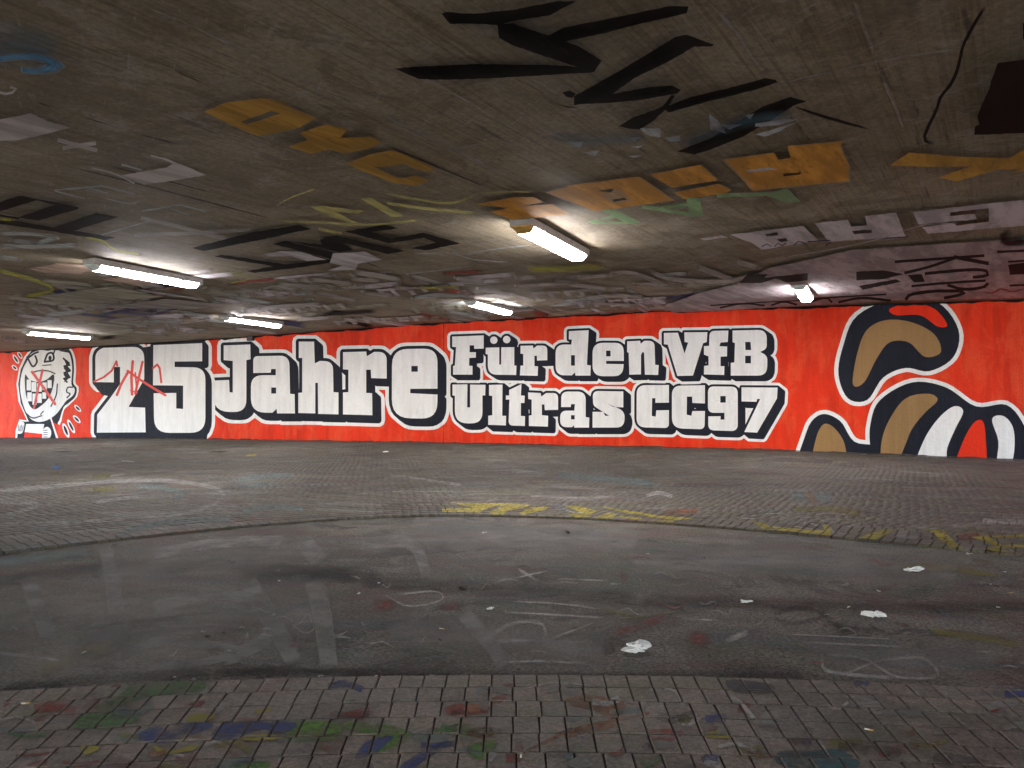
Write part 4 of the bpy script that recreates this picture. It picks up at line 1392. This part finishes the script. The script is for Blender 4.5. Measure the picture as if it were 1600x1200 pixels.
for P, w, mt in (([(-20, 912), (120, 893), (300, 884), (450, 890), (560, 905)], 16, G_DARK), ([(560, 908), (720, 918), (860, 925), (1000, 936)], 20, G_DARK), ([(1000, 938), (1200, 945), (1450, 950), (1640, 948)], 16, G_DARK),
                 ([(380, 905), (470, 895), (600, 905)], 22, G_DARK), ([(-20, 1085), (60, 1072), (160, 1062), (330, 1052)], 14, G_DARK), ([(330, 1052), (600, 1050), (900, 1056), (1100, 1054), (1250, 1058)], 10, G_DARK),
                 ([(42, 900), (58, 945), (78, 1000)], 26, G_PALE), ([(165, 855), (175, 905), (182, 960)], 22, G_PALE), ([(385, 905), (420, 965), (462, 1040)], 27, G_PALE), ([(490, 905), (505, 970), (515, 1050)], 28, G_PALE),
                 ([(180, 1030), (250, 1003), (330, 1008), (380, 1022), (300, 1038), (220, 1045)], 12, G_PALE), ([(430, 985), (400, 1010), (340, 1035)], 22, G_PALE), ([(470, 840), (500, 880)], 28, G_PALE), ([(-10, 880), (60, 872), (140, 862)], 12, G_CYAN),
                 ([(230, 870), (330, 850), (450, 845)], 16, G_PALE), ([(240, 950), (330, 930), (420, 940)], 18, G_PALE), ([(560, 850), (640, 850), (668, 900)], 18, G_PALE), ([(720, 955), (760, 1000), (790, 1045)], 22, G_PALE),
                 ([(-10, 1020), (60, 1028), (100, 1034)], 5, G_CHALK), ([(60, 1050), (120, 1025), (180, 1010)], 20, G_YELF), ([(130, 1000), (200, 995)], 26, gp('violet_haze', (.13, .12, .16), .5, .6, 5)),
                 ([(765, 995), (800, 975), (845, 975), (855, 1000)], 5, G_CHALK), ([(770, 1002), (860, 1003), (925, 1005)], 4, G_CHALK), ([(858, 1000), (890, 988), (928, 974)], 3, G_CHALK), ([(775, 1036), (850, 1034), (915, 1038)], 4.5, G_CHALK),
                 ([(790, 957), (860, 961), (945, 966)], 3, G_CHALK), ([(800, 940), (880, 945), (940, 953)], 2.5, G_CHALK), ([(808, 888), (842, 910)], 4, G_CHALK), ([(770, 912), (795, 905), (815, 911)], 3, G_CHALK), ([(800, 905), (858, 892)], 2.5, G_CHALK),
                 ([(600, 930), (640, 948), (690, 938), (680, 925), (620, 930)], 3, G_CHALK), ([(870, 905), (950, 908)], 2, G_CHALK),
                 ([(1285, 1022), (1290, 1048), (1340, 1056), (1400, 1060)], 6, G_CHALK), ([(1290, 1024), (1350, 1030), (1400, 1058), (1465, 1058), (1440, 1030), (1372, 1035), (1320, 1055)], 4, G_CHALK), ([(1250, 1004), (1330, 1008), (1420, 1012)], 2.5, G_CHALK),
                 ([(1070, 968), (1120, 970)], 2.5, G_CHALK), ([(1130, 1005), (1170, 988)], 8, G_CHALK), ([(1230, 992), (1300, 995), (1400, 1000)], 2, G_CHALK),
                 ([(1205, 965), (1240, 975), (1290, 960), (1245, 950), (1205, 962)], 6, G_DARK), ([(1280, 955), (1320, 985), (1350, 970)], 6, G_DARK), ([(1355, 975), (1390, 992), (1420, 980), (1390, 972)], 5, G_DARK), ([(1290, 1000), (1330, 992), (1380, 1002)], 4, G_DARK),
                 ([(960, 990), (1010, 975), (1040, 962)], 10, G_RED), ([(970, 910), (980, 895)], 14, G_RED), ([(690, 945), (720, 950)], 12, G_RED), ([(580, 945), (620, 948)], 16, G_RED), ([(1075, 990), (1110, 1010)], 24, G_RED),
                 ([(885, 898), (905, 898)], 8, gp('teal_spot', (.06, .13, .12), .6, .5)), ([(960, 968), (1020, 962), (1065, 955)], 2.5, G_YELF), ([(1400, 890), (1440, 885), (1560, 900)], 8, G_YELF), ([(1450, 985), (1600, 1010)], 10, G_YELF), ([(930, 950), (1000, 965)], 5, G_YELF),
                 ([(470, 975), (482, 958), (488, 975), (500, 970)], 1.6, G_WHITE), ([(458, 978), (475, 990), (492, 983), (480, 972), (458, 978)], 1.5, G_WHITE), ([(380, 1050), (440, 1045), (520, 1052)], 5, G_DARK)):
    road_stroke(P, w, mt, .14 if mt is G_PALE else .5)
G_DUST = gp('dust', (.34, .325, .31), .40, .5, 3)
for P, w in (([(-30, 960), (120, 950), (300, 965), (520, 960)], 70), ([(-30, 1025), (150, 1030), (330, 1010)], 46), ([(150, 900), (320, 880), (520, 868)], 34), ([(560, 850), (800, 838), (1000, 850)], 30),
             ([(980, 880), (1250, 880), (1500, 900)], 36), ([(600, 985), (760, 1000), (950, 1020)], 40), ([(1250, 1010), (1400, 1035), (1560, 1030)], 36)):
    road_stroke(P, w, G_DUST, .95, .2, 1.0, 'dust_film')
# scattered short scuffs and chalk scrawls on the asphalt
sc = random.Random(31)
for _ in range(120):
    x, y = sc.uniform(-10, 1600), sc.uniform(870, 1045)
    l_ = sc.uniform(10, 60)
    dy = sc.uniform(-6, 6)
    road_stroke([(x, y), (x + l_ * .3, y + dy), (x + l_ * .6, y - dy * sc.uniform(.2, 1.5)), (x + l_ * sc.uniform(.3, 1), y + sc.uniform(-9, 9))], sc.uniform(1.0, 3.6), sc.choice([G_CHALK, G_CHALK, G_PALE, G_YELF, G_RED, G_DARK, G_CYAN]), .6, .3, .3, 'scuff')


def paver_paint(pieces, bricks, zs, place, parent, mat, name='paint_mark'):
    """paint that lies on paver tops only and leaves the joints open; pieces are picture polygons"""
    P = [[place(*q) for q in pc] for pc in pieces]
    A = np.array([q for pc in P for q in pc])
    lo, hi = A.min(0) - .15, A.max(0) + .15
    ids = [i for i, b in enumerate(bricks) if lo[0] < b[0] < hi[0] and lo[1] < b[1] < hi[1]]
    if not ids:
        return
    # only the pavers near the mark
    sel = []
    step = A[::max(1, len(A) // 400)]
    cent = np.array([bricks[i][:2] for i in ids])
    dmin = np.full(len(ids), 9.0)
    for q in step:
        dmin = np.minimum(dmin, np.hypot(cent[:, 0] - q[0], cent[:, 1] - q[1]))
    ids = [i for i, d in zip(ids, dmin) if d < 1.2]
    hx, hy = (PW - JOINT) / 2 - .003, (PL - JOINT * .8) / 2 - .003
    polys = list(P)
    np_ = len(polys)
    for i in ids:
        x, y, a, k = bricks[i]
        ca, sa = math.cos(a), math.sin(a)
        polys.append([(x + u * ca - v * sa, y + u * sa + v * ca) for u, v in ((-hx, -hy), (hx, -hy), (hx, hy), (-hx, hy))])
    vs, fs, tags = union(polys, None, lambda o: any(k < np_ for k in o) and any(k >= np_ for k in o))
    V, F = [], []
    _gl[0] += 1
    for f, o in zip(fs, tags):
        b = ids[[k for k in o if k >= np_][0] - np_]
        z = zs[b] + .0022 + (_gl[0] % 40) * .00006
        F.append((len(V), len(V) + 1, len(V) + 2))
        V += [(vs[i][0], vs[i][1], z) for i in f]
    if F:
        return obj(name, mesh_from(name, V, F, False, {'a': [1.0] * len(V)}), mat, parent)


def line_pieces(pts, w, step=8):
    P = smooth_open(pts, step)
    d = np.gradient(P, axis=0)
    d /= np.maximum(np.hypot(d[:, 0], d[:, 1]), 1e-6)[:, None]
    n = np.c_[-d[:, 1], d[:, 0]] * w / 2
    return [[tuple(P[i] + n[i]), tuple(P[i + 1] + n[i + 1]), tuple(P[i + 1] - n[i + 1]), tuple(P[i] - n[i])] for i in range(len(P) - 1)]


fg = lambda x, y: on_ground(x, y, ZF)
ng = lambda x, y: on_ground(x, y, ZN)
ZY = lambda P: [(680 + x / 3.478, 770 + y / 3.478) for x, y in P]
ZW = lambda P: [(1140 + x / 3.478, 760 + y / 3.478) for x, y in P]
for P in (ZY([(80, 50), (180, 55), (520, 62), (500, 78), (330, 70), (270, 92), (160, 72)]), ZY([(35, 88), (250, 82), (270, 92), (240, 108), (40, 104)]), ZY([(290, 105), (380, 68), (520, 65), (480, 82), (390, 100), (360, 130), (310, 122)]),
          ZY([(450, 115), (520, 80), (620, 75), (600, 92), (520, 112), (480, 122)]), ZY([(700, 70), (790, 75), (880, 100), (850, 115), (830, 152), (780, 140), (720, 118), (790, 108)]), ZY([(880, 72), (1000, 90), (1200, 122), (1400, 140), (1330, 150), (1180, 135), (1040, 112)]),
          ZY([(860, 140), (940, 108), (990, 120), (960, 135), (995, 170), (920, 162)]), ZY([(1000, 122), (1130, 140), (1100, 150), (1000, 132)]), ZY([(1180, 152), (1290, 150), (1300, 168), (1470, 178), (1440, 190), (1310, 182)]),
          ZW([(110, 185), (200, 205), (270, 265), (210, 262), (170, 225)]), ZW([(230, 218), (540, 245), (545, 270), (260, 248)]), ZW([(505, 210), (545, 215), (560, 290), (530, 285)]), ZW([(690, 285), (820, 240), (890, 236), (870, 252), (780, 295), (900, 312), (1160, 330), (1210, 350), (1000, 330), (820, 308), (680, 300)]),
          ZW([(1050, 235), (1160, 238), (1230, 310), (1290, 350), (1240, 355), (1150, 300), (1110, 255)]), ZW([(1310, 275), (1400, 270), (1480, 320), (1600, 318), (1600, 335), (1430, 340), (1600, 372), (1600, 392), (1540, 382), (1380, 345), (1450, 325)]), ZW([(1390, 270), (1600, 262), (1600, 275), (1480, 282)])):
    paver_paint([P], far_bricks, zf_, fg, far_pave, G_YEL, 'yellow_tag')
S = []
for P, w in (([(85, 55), (300, 58), (520, 64)], 3), ([(320, 108), (350, 78), (385, 68)], 4), ([(690, 90), (760, 110), (800, 105)], 4), ([(815, 108), (828, 140)], 6), ([(910, 98), (1000, 122)], 3)):
    S += line_pieces(ZY(P), w / 3.478)
paver_paint(S, far_bricks, zf_, fg, far_pave, G_WHITE, 'white_edge_line')
S = []
for P, w in (([(40, 170), (150, 175), (190, 150), (270, 150), (330, 165), (300, 195), (350, 205), (420, 160), (400, 210)], 4), ([(400, 210), (440, 180), (520, 190), (470, 212), (440, 200)], 4), ([(520, 190), (600, 180), (560, 212), (650, 195), (730, 180), (720, 200), (640, 215)], 4),
             ([(480, 150), (600, 150), (640, 165)], 3.5), ([(350, 218), (520, 240), (640, 245)], 4), ([(470, 110), (490, 85), (525, 120)], 4), ([(545, 215), (580, 290)], 5), ([(880, 236), (770, 295)], 4), ([(1150, 250), (1200, 290), (1280, 345)], 6), ([(1370, 285), (1480, 320)], 5),
             ([(640, 215), (720, 225), (790, 245)], 4), ([(200, 150), (420, 150)], 3), ([(1520, 345), (1600, 385)], 4)):
    S += line_pieces(ZW(P), w / 3.478)
paver_paint(S, far_bricks, zf_, fg, far_pave, G_WHITE, 'white_scrawl')
for P, w, mt in (([(-5, 768), (80, 760), (180, 752), (270, 752), (340, 764), (345, 780), (300, 800), (220, 808), (120, 816), (-5, 820)], 6, G_PALE), ([(-5, 782), (30, 786), (62, 788), (30, 800), (-5, 808)], 6, G_PALE), ([(220, 760), (262, 764), (285, 772), (270, 782)], 8, G_CYAN),
                 ([(150, 785), (200, 778), (255, 776)], 5, G_PALE), ([(370, 752), (400, 746), (455, 742)], 7, G_CYAN), ([(372, 760), (420, 756)], 5, G_CYAN), ([(180, 838), (230, 822), (290, 814), (360, 812)], 8, G_CYAN), ([(380, 800), (430, 792), (475, 796)], 7, G_CYAN),
                 ([(145, 745), (172, 744)], 5, G_YELF), ([(145, 766), (178, 764)], 7, G_YELF), ([(78, 741), (92, 739)], 4, G_YELF), ([(172, 744), (195, 740)], 3, G_PALE), ([(1535, 815), (1600, 815)], 9, G_WHITE), ([(1240, 775), (1300, 778)], 14, G_CYAN),
                 ([(1260, 772), (1275, 785)], 10, G_ORNG), ([(1500, 840), (1530, 838)], 10, G_RED), ([(1240, 796), (1300, 796), (1345, 804)], 8, G_YELF), ([(830, 775), (900, 778), (960, 776)], 3, G_PALE), ([(1010, 775), (1030, 770), (1050, 776)], 6, G_WHITE),
                 ([(560, 772), (620, 768), (760, 768)], 1.6, G_PALE), ([(1040, 800), (1090, 800)], 8, G_ORNG), ([(1190, 718), (1300, 722)], 5, G_DARK), ([(800, 735), (850, 740)], 5, G_PALE), ([(860, 722), (890, 724)], 3, G_PALE), ([(610, 742), (720, 758)], 4, G_PALE), ([(190, 720), (210, 722)], 2.5, G_WHITE),
                 ([(210, 703), (225, 703)], 2, G_RED), ([(385, 712), (400, 711)], 2.5, G_YEL), ([(870, 742), (1020, 755)], 10, G_CYAN), ([(1300, 702), (1320, 703)], 1.5, G_WHITE)):
    paver_paint(line_pieces(P, w), far_bricks, zf_, fg, far_pave, mt)
ZA = lambda P: [(x / 2.996, 1000 + y / 2.996) for x, y in P]
ZB = lambda P: [(534 + x / 2.996, 1000 + y / 2.996) for x, y in P]
ZC = lambda P: [(1068 + x / 2.996, 1000 + y / 2.996) for x, y in P]
for P, mt in ((ZA([(640, 200), (850, 190), (960, 195), (930, 250), (720, 262), (520, 330), (440, 320), (560, 260)]), G_GREEN), (ZA([(430, 340), (660, 330), (600, 400), (420, 420), (340, 400)]), G_GREEN), (ZA([(1380, 390), (1590, 395), (1560, 470), (1340, 475)]), G_LIME),
              (ZA([(380, 500), (470, 505), (400, 540)]), G_YEL), (ZA([(870, 390), (900, 350), (1010, 355), (960, 385)]), G_YEL), (ZA([(720, 500), (800, 520), (920, 490), (900, 520), (760, 535)]), G_YEL), (ZA([(1100, 460), (1250, 445), (1320, 460), (1200, 475)]), G_YEL),
              (ZA([(640, 450), (760, 400), (1000, 395), (900, 450), (740, 490)]), G_BLUE), (ZA([(990, 470), (1060, 390), (1380, 390), (1330, 440), (1200, 420), (1120, 465)]), G_BLUE), (ZA([(380, 320), (470, 270), (440, 330)]), G_RED), (ZA([(20, 320), (60, 280), (20, 300)]), G_RED), (ZA([(150, 380), (220, 350), (200, 385)]), G_RED),
              (ZA([(880, 300), (960, 285), (930, 315)]), G_RED), (ZA([(120, 590), (220, 560), (200, 600)]), G_RED), (ZA([(1110, 575), (1250, 572), (1240, 605), (1100, 605)]), G_LIME), (ZA([(1190, 330), (1280, 320), (1220, 345)]), G_YEL),
              (ZB([(0, 400), (60, 385), (220, 400), (340, 440), (300, 480), (200, 520), (130, 530), (230, 470), (90, 440)]), G_LIME), (ZB([(360, 460), (560, 390), (720, 430), (640, 460), (480, 430)]), G_LIME), (ZB([(590, 500), (720, 470), (700, 540), (620, 560)]), G_LIME),
              (ZB([(60, 560), (110, 480), (240, 450), (200, 500), (140, 540)]), G_BLUE), (ZB([(270, 600), (350, 540), (430, 490), (530, 475), (400, 560), (330, 605)]), G_BLUE), (ZB([(480, 320), (560, 300), (640, 350), (560, 370), (500, 350)]), G_RED), (ZB([(580, 440), (690, 390), (700, 460)]), G_RED),
              (ZB([(800, 520), (840, 470), (850, 520)]), G_RED), (ZB([(1050, 275), (1180, 262), (1300, 285), (1330, 320), (1270, 372), (1180, 330), (1090, 312)]), G_ORNG), (ZB([(1050, 430), (1180, 390), (1290, 400), (1180, 430), (1060, 460)]), G_ORNG), (ZB([(1040, 370), (1130, 360), (1090, 385)]), G_CYAN), (ZB([(700, 275), (780, 250), (740, 300)]), G_RED),
              (ZB([(20, 290), (70, 280), (40, 300)]), G_GREEN), (ZB([(480, 340), (640, 350), (680, 330), (600, 320)]), G_RED), (ZB([(740, 205), (800, 205), (790, 225)]), G_RED), (ZB([(20, 340), (130, 320), (100, 380)]), G_RED),
              (ZC([(440, 530), (600, 520), (740, 520), (820, 600), (480, 600)]), G_TEAL), (ZC([(850, 500), (1000, 505), (1015, 550), (960, 560), (900, 520)]), G_DARK), (ZC([(80, 550), (150, 530), (160, 590), (110, 590)]), G_BLUE), (ZC([(90, 450), (190, 420), (215, 460), (130, 460)]), G_YEL), (ZC([(85, 425), (160, 405), (150, 430)]), G_RED),
              (ZC([(200, 190), (330, 195), (420, 215), (410, 250), (240, 245)]), gp('blue_grey_wash', (.07, .075, .10), .6, .4)), (ZC([(840, 310), (1080, 320), (1120, 360), (900, 350)]), G_PALE), (ZC([(1190, 530), (1400, 560), (1500, 600), (1200, 600)]), G_DARK), (ZC([(0, 595), (60, 590), (60, 602)]), G_BLUE), (ZC([(320, 390), (430, 330), (440, 405)]), G_PALE)):
    Q = smooth_closed(P, 3)
    paver_paint([[(x + rng.uniform(-.5, .5), y + rng.uniform(-.15, .15)) for x, y in Q]], near_bricks, zn, ng, near_pave, mt)
sm = random.Random(91)
for _ in range(95):
    x, y = sm.uniform(-10, 1600), sm.uniform(1070, 1198)
    l_ = sm.uniform(12, 70)
    pts = [(x, y), (x + l_ * .5, y + sm.uniform(-8, 8)), (x + l_, y + sm.uniform(-10, 10))]
    mt = sm.choice([G_GREEN, G_RED, G_RED, G_ORNG, G_PALE, G_PALE, G_CHALK, G_YELF, G_BLUE, G_CYAN, G_DARK, G_DARK])
    paver_paint(line_pieces(pts, sm.uniform(2.0, 15)), near_bricks, zn, ng, near_pave, mt, 'paint_smear')
S = line_pieces(ZB([(850, 530), (950, 480), (1060, 430), (1180, 395), (1330, 370), (1440, 345)]), 4) + line_pieces(ZA([(820, 400), (900, 440), (1020, 490), (1120, 545)]), 4)
paver_paint(S, near_bricks, zn, ng, near_pave, G_ORNG, 'orange_line')
S = line_pieces(ZB([(1440, 235), (1560, 240), (1600, 310)]), 5) + line_pieces(ZC([(170, 240), (260, 290), (330, 370)]), 6) + line_pieces(ZB([(860, 230), (1000, 200), (1160, 215)]), 2) + line_pieces(ZC([(760, 265), (880, 285)]), 3)
paver_paint(S, near_bricks, zn, ng, near_pave, G_CHALK, 'chalk_line')

# ------------------------------------------------------------------ litter
M_TIS = plain('tissue', (.78, .79, .80), .9, .2, 30, .06, .002)
M_BROWN = plain('dry_leaf', (.13, .085, .045), .85, .3, 40, .4)
M_BUTT = plain('cigarette_paper', (.70, .68, .63), .8, .3, 40, .1)
M_FILT = plain('cigarette_filter', (.55, .33, .12), .8, .3, 60, .2)
M_CARD = plain('wet_paper', (.36, .35, .33), .8, .3, 25, .2)
M_BLUEP = plain('blue_wrapper', (.06, .20, .52), .4, .5, 20, .2)
M_STONE = plain('grit', (.085, .075, .07), .9, .3, 60, .4)
M_YELP = plain('yellow_wrapper', (.6, .38, .04), .5, .5, 30, .2)


def crumple(seed, sx, sy, sz):
    r_ = random.Random(seed)
    bm = bmesh.new()
    bmesh.ops.create_icosphere(bm, subdivisions=3, radius=1.0)
    dirs = [(Vector((r_.uniform(-1, 1), r_.uniform(-1, 1), r_.uniform(-1, 1))).normalized(), r_.uniform(.08, .34)) for _ in range(26)]
    lob = [(Vector((r_.uniform(-1, 1), r_.uniform(-1, 1), r_.uniform(-.2, .6))).normalized(), r_.uniform(.2, .6)) for _ in range(5)]
    for v in bm.verts:
        d = v.co.normalized()
        k = .75
        for n, a in lob:
            k += a * max(0, d.dot(n)) ** 6
        for n, a in dirs:
            k -= a * max(0, 1 - abs(d.dot(n)) * 6) * .7
        k += r_.uniform(-.04, .04)
        v.co = Vector((d.x * k * sx, d.y * k * sy, max(-.15, d.z * k + .35) * sz))
    zmin = min(v.co.z for v in bm.verts)
    for v in bm.verts:
        v.co.z -= zmin
    return bm_mesh('tissue', bm)


def flake(seed, sx, sy, lift):
    r_ = random.Random(seed)
    bm = bmesh.new()
    n = 9
    rim = []
    for k in range(n):
        t = 2 * math.pi * k / n
        q = r_.uniform(.7, 1.15)
        rim.append(bm.verts.new((sx * q * math.cos(t), sy * q * math.sin(t), r_.uniform(.001, lift))))
    c = bm.verts.new((0, 0, lift * .35 + .002))
    for k in range(n):
        bm.faces.new((c, rim[k], rim[(k + 1) % n]))
    g = bm.faces[:]
    r = bmesh.ops.solidify(bm, geom=g, thickness=.0015)
    zmin = min(v.co.z for v in bm.verts)
    for v in bm.verts:
        v.co.z -= zmin
    return bm_mesh('flake', bm)


def put(o, px, py, h=0.0, rot=0.0):
    x, y = on_ground(px, py, h)
    o.location = (x, y, float(ground_z(x, y)) + h)
    o.rotation_euler = (0, 0, rot)
    return o


for (px, py, s, lab, sd, ar) in ((995, 1018, .085, 'largest crumpled white paper tissue, lying nearest on the asphalt', 1, (1.05, .62, .40)),
                                 (1367, 965, .082, 'crumpled white tissue with two humps, in front of the dark scribble on the asphalt', 2, (1.0, .6, .5)),
                                 (1426, 893, .090, 'flattened white tissue farther back near the yellow tag', 3, (1.05, .6, .32)),
                                 (766, 952, .026, 'small bluish white scrap of tissue in the middle of the asphalt', 4, (1, .7, .5)),
                                 (602, 708, .10, 'tiny white crumpled paper far off below the wall lettering', 5, (1, .7, .5)),
                                 (1163, 942, .042, 'small white rolled scrap of paper left of the tissues', 6, (1, .45, .35))):
    o = obj('paper_tissue', crumple(sd, s * ar[0], s * ar[1], s * ar[2]), M_TIS, None, label=lab, category='tissue', group='white paper litter')
    put(o, px, py, .001, (sd * .37) % .6 - .3)
    o.scale = (1.3, 1.3, 1.3)
o = obj('paper_scrap', flake(41, .062, .05, .02), M_CARD, None, label='torn grey paper scrap on the pavers at the bottom edge', category='paper')
put(o, 906, 1194, ZN + .003, .4)
o = obj('blue_wrapper', crumple(9, .13, .09, .05), M_BLUEP, None, label='bright blue wrapper lying far left on the paving', category='wrapper')
put(o, 86, 732, ZF + .002, .2)


def butt(px, py, h, rot, lab, grp=True, filt=True):
    root = obj('cigarette_butt', None, None, None, label=lab, category='cigarette butt', group='cigarette butts on the floor')
    for nm, x0, x1, mt, r in (('paper', -.018, .006, M_BUTT, .0042), ('filter', .0055, .022, M_FILT if filt else M_BUTT, .0044)):
        bm = bmesh.new()
        bmesh.ops.create_cone(bm, cap_ends=True, segments=10, radius1=r, radius2=r * .92, depth=x1 - x0, matrix=Matrix.Translation(((x0 + x1) / 2, 0, r)) @ Matrix.Rotation(math.pi / 2, 4, 'Y'))
        obj(nm, bm_mesh(nm, bm), mt, root)
    return put(root, px, py, h, rot)


butt(1357, 1141, ZN + .002, -.5, 'white cigarette butt with orange filter on the right hand pavers')
butt(814, 1182, ZN + .002, 1.5, 'upright lying white cigarette butt in a paver joint near the bottom edge')
butt(676, 1057, .004, 2.6, 'pale cigarette butt beside the near paver edge')
butt(39, 1100, ZN + .002, .1, 'white cigarette butt on the pavers at the far left')
butt(690, 983, .003, -.4, 'lone cigarette butt in the middle of the asphalt')
butt(1326, 949, .003, .7, 'yellowish cigarette butt lying between two white tissues')

# leaves, scraps and crumbs
ITEMS = [(180, 851, M_CARD, .05, 'pale leaf at the foot of the left paver edge'), (144, 894, M_BROWN, .035, 'reddish leaf on the far left asphalt'), (362, 879, M_CARD, .05, 'pale torn leaf on the asphalt right of the left edge'),
         (436, 908, M_TIS, .028, 'small white card scrap on the left half of the asphalt'), (257, 981, M_CARD, .035, 'grey paper shred left of the cluster of shreds'), (317, 988, M_CARD, .03, 'grey paper shred at the top of the cluster'),
         (325, 995, M_BROWN, .028, 'brown shred in the middle of the cluster'), (352, 990, M_BROWN, .03, 'brown curled leaf right of the paper shreds'), (427, 962, M_CARD, .035, 'small grey paper beside the chalk drawing'), (415, 985, M_CARD, .04, 'grey crumpled paper below the chalk drawing'),
         (303, 1062, M_CARD, .032, 'pale scrap lying at the near paver edge'), (272, 1059, M_BUTT, .018, 'pinkish crumb at the near paver edge'), (378, 981, M_CARD, .03, 'thin grey paper sliver between shreds and chalk drawing'), (131, 1020, M_BUTT, .02, 'white sliver on the lower left asphalt'),
         (723, 920, M_BROWN, .05, 'tan leaf in the centre of the asphalt'), (887, 833, M_BROWN, .08, 'dark leaf below the yellow tag'), (757, 833, M_TIS, .04, 'white paper strip below the start of the yellow tag'), (960, 847, M_BROWN, .04, 'brown crumb right of the dark leaf'),
         (1012, 866, M_YELP, .028, 'small yellow wrapper on the right half of the asphalt'), (592, 911, M_BUTT, .022, 'white crumb on the dark band in the middle'), (560, 928, M_TIS, .03, 'flat white sliver left of the dark band'), (1098, 872, M_BROWN, .03, 'black crumb on the asphalt below the white scrawl'),
         (1373, 924, M_BUTT, .03, 'whitish sliver above the two humped tissue'), (1291, 961, M_BUTT, .024, 'pale crumb left of the two humped tissue'), (1560, 950, M_BUTT, .022, 'white crumb at the right edge of the asphalt'), (1570, 895, M_BUTT, .03, 'pale sliver at the right below the yellow tag'),
         (1580, 927, M_YELP, .022, 'tiny yellow crumb at the right edge'), (1548, 913, M_BUTT, .02, 'tiny white crumb right of the flattened tissue'), (1578, 1062, M_BROWN, .022, 'dark crumb at the lower right of the asphalt'), (1544, 863, M_BROWN, .07, 'black flat scrap on the yellow tag at the right'),
         (1515, 866, M_BUTT, .04, 'white scrap at the edge of the right pavers'), (688, 1000, M_BROWN, .025, 'small brown twig crumb left of the chalk letters'), (160, 955, M_BROWN, .02, 'brown crumb on the pale left strokes'), (588, 1058, M_BUTT, .02, 'white chip at the near paver edge in the middle'), (501, 1057, M_TIS, .018, 'bright white chip at the near paver edge')]
for k, (px, py, mt, s, lab) in enumerate(ITEMS):
    nm = 'leaf' if 'leaf' in lab else ('paper_scrap' if mt in (M_CARD, M_TIS) else ('wrapper' if mt is M_YELP else 'litter_crumb'))
    h = .003
    if py < 872 and (lab.find('edge of the right') >= 0 or 'on the yellow tag' in lab):
        h = ZF + .003
    o = obj(nm, flake(60 + k, s, s * .55, s * .55), mt, None, label=lab, category=nm.replace('_', ' '), group='small litter on the floor')
    put(o, px, py, h, (k * 1.7) % 3)

# two drain grates near the wall at the left and loose grit by the near edge
for px, py, lab in ((98, 706, 'dark drain hole in the paving below the cartoon face'), (343, 706, 'dark drain hole in the paving below the J')):
    o = obj('drain_cover', None, None, None, label=lab, category='drain', group='drains along the wall')
    put(o, px, py, ZF + .004, -WROT)
    bm = bmesh.new()
    box_verts(bm, -.22, .22, -.22, .22, 0, .004)
    obj('recess', bm_mesh('recess', bm), plain('drain_black', (.008, .008, .008), .9, .2, 10), o)
    bm = bmesh.new()
    for k in range(6):
        box_verts(bm, -.2, .2, -.2 + k * .075, -.185 + k * .075, .0045, .012)
    obj('bar', bm_mesh('bar', bm), M_BOX, o)

gr = random.Random(77)
V, F = [], []


def stone(x, y, s):
    b = len(V)
    z = .001
    pts = [(-1, -.7, 0), (1, -.8, 0), (.9, .8, 0), (-.8, .9, 0), (gr.uniform(-.4, .4), gr.uniform(-.4, .4), gr.uniform(.7, 1.2))]
    a = gr.uniform(0, 6.28)
    ca, sa = math.cos(a), math.sin(a)
    for p in pts:
        q = (p[0] * gr.uniform(.6, 1) * s, p[1] * gr.uniform(.6, 1) * s)
        V.append((x + q[0] * ca - q[1] * sa, y + q[0] * sa + q[1] * ca, z + p[2] * s * .8))
    F.extend([(b, b + 1, b + 4), (b + 1, b + 2, b + 4), (b + 2, b + 3, b + 4), (b + 3, b, b + 4)])


for cx, cy, ex, ey, n in ((395, 1047, 26, 6, 520), (385, 1052, 60, 4, 300), (1170, 1045, 45, 7, 420), (640, 1056, 90, 3, 320), (60, 1078, 60, 6, 260), (1000, 1057, 200, 3, 300), (300, 1058, 120, 4, 260), (560, 1050, 60, 6, 260), (1400, 1062, 120, 5, 160)):
    for _ in range(n):
        px, py = gr.gauss(cx, ex), gr.gauss(cy, ey)
        x, y = on_ground(px, py)
        if math.hypot(x - NC[0], y - NC[1]) > NR + .005 and y < 6:
            stone(x, y, gr.uniform(.0018, .006))
for _ in range(900):
    px, py = gr.uniform(0, 1600), gr.uniform(870, 1050)
    x, y = on_ground(px, py)
    stone(x, y, gr.uniform(.002, .006))
obj('loose_grit', mesh_from('loose_grit', V, F), M_STONE, None, kind='stuff', label='loose dark grit swept against the near paver edge', category='grit')
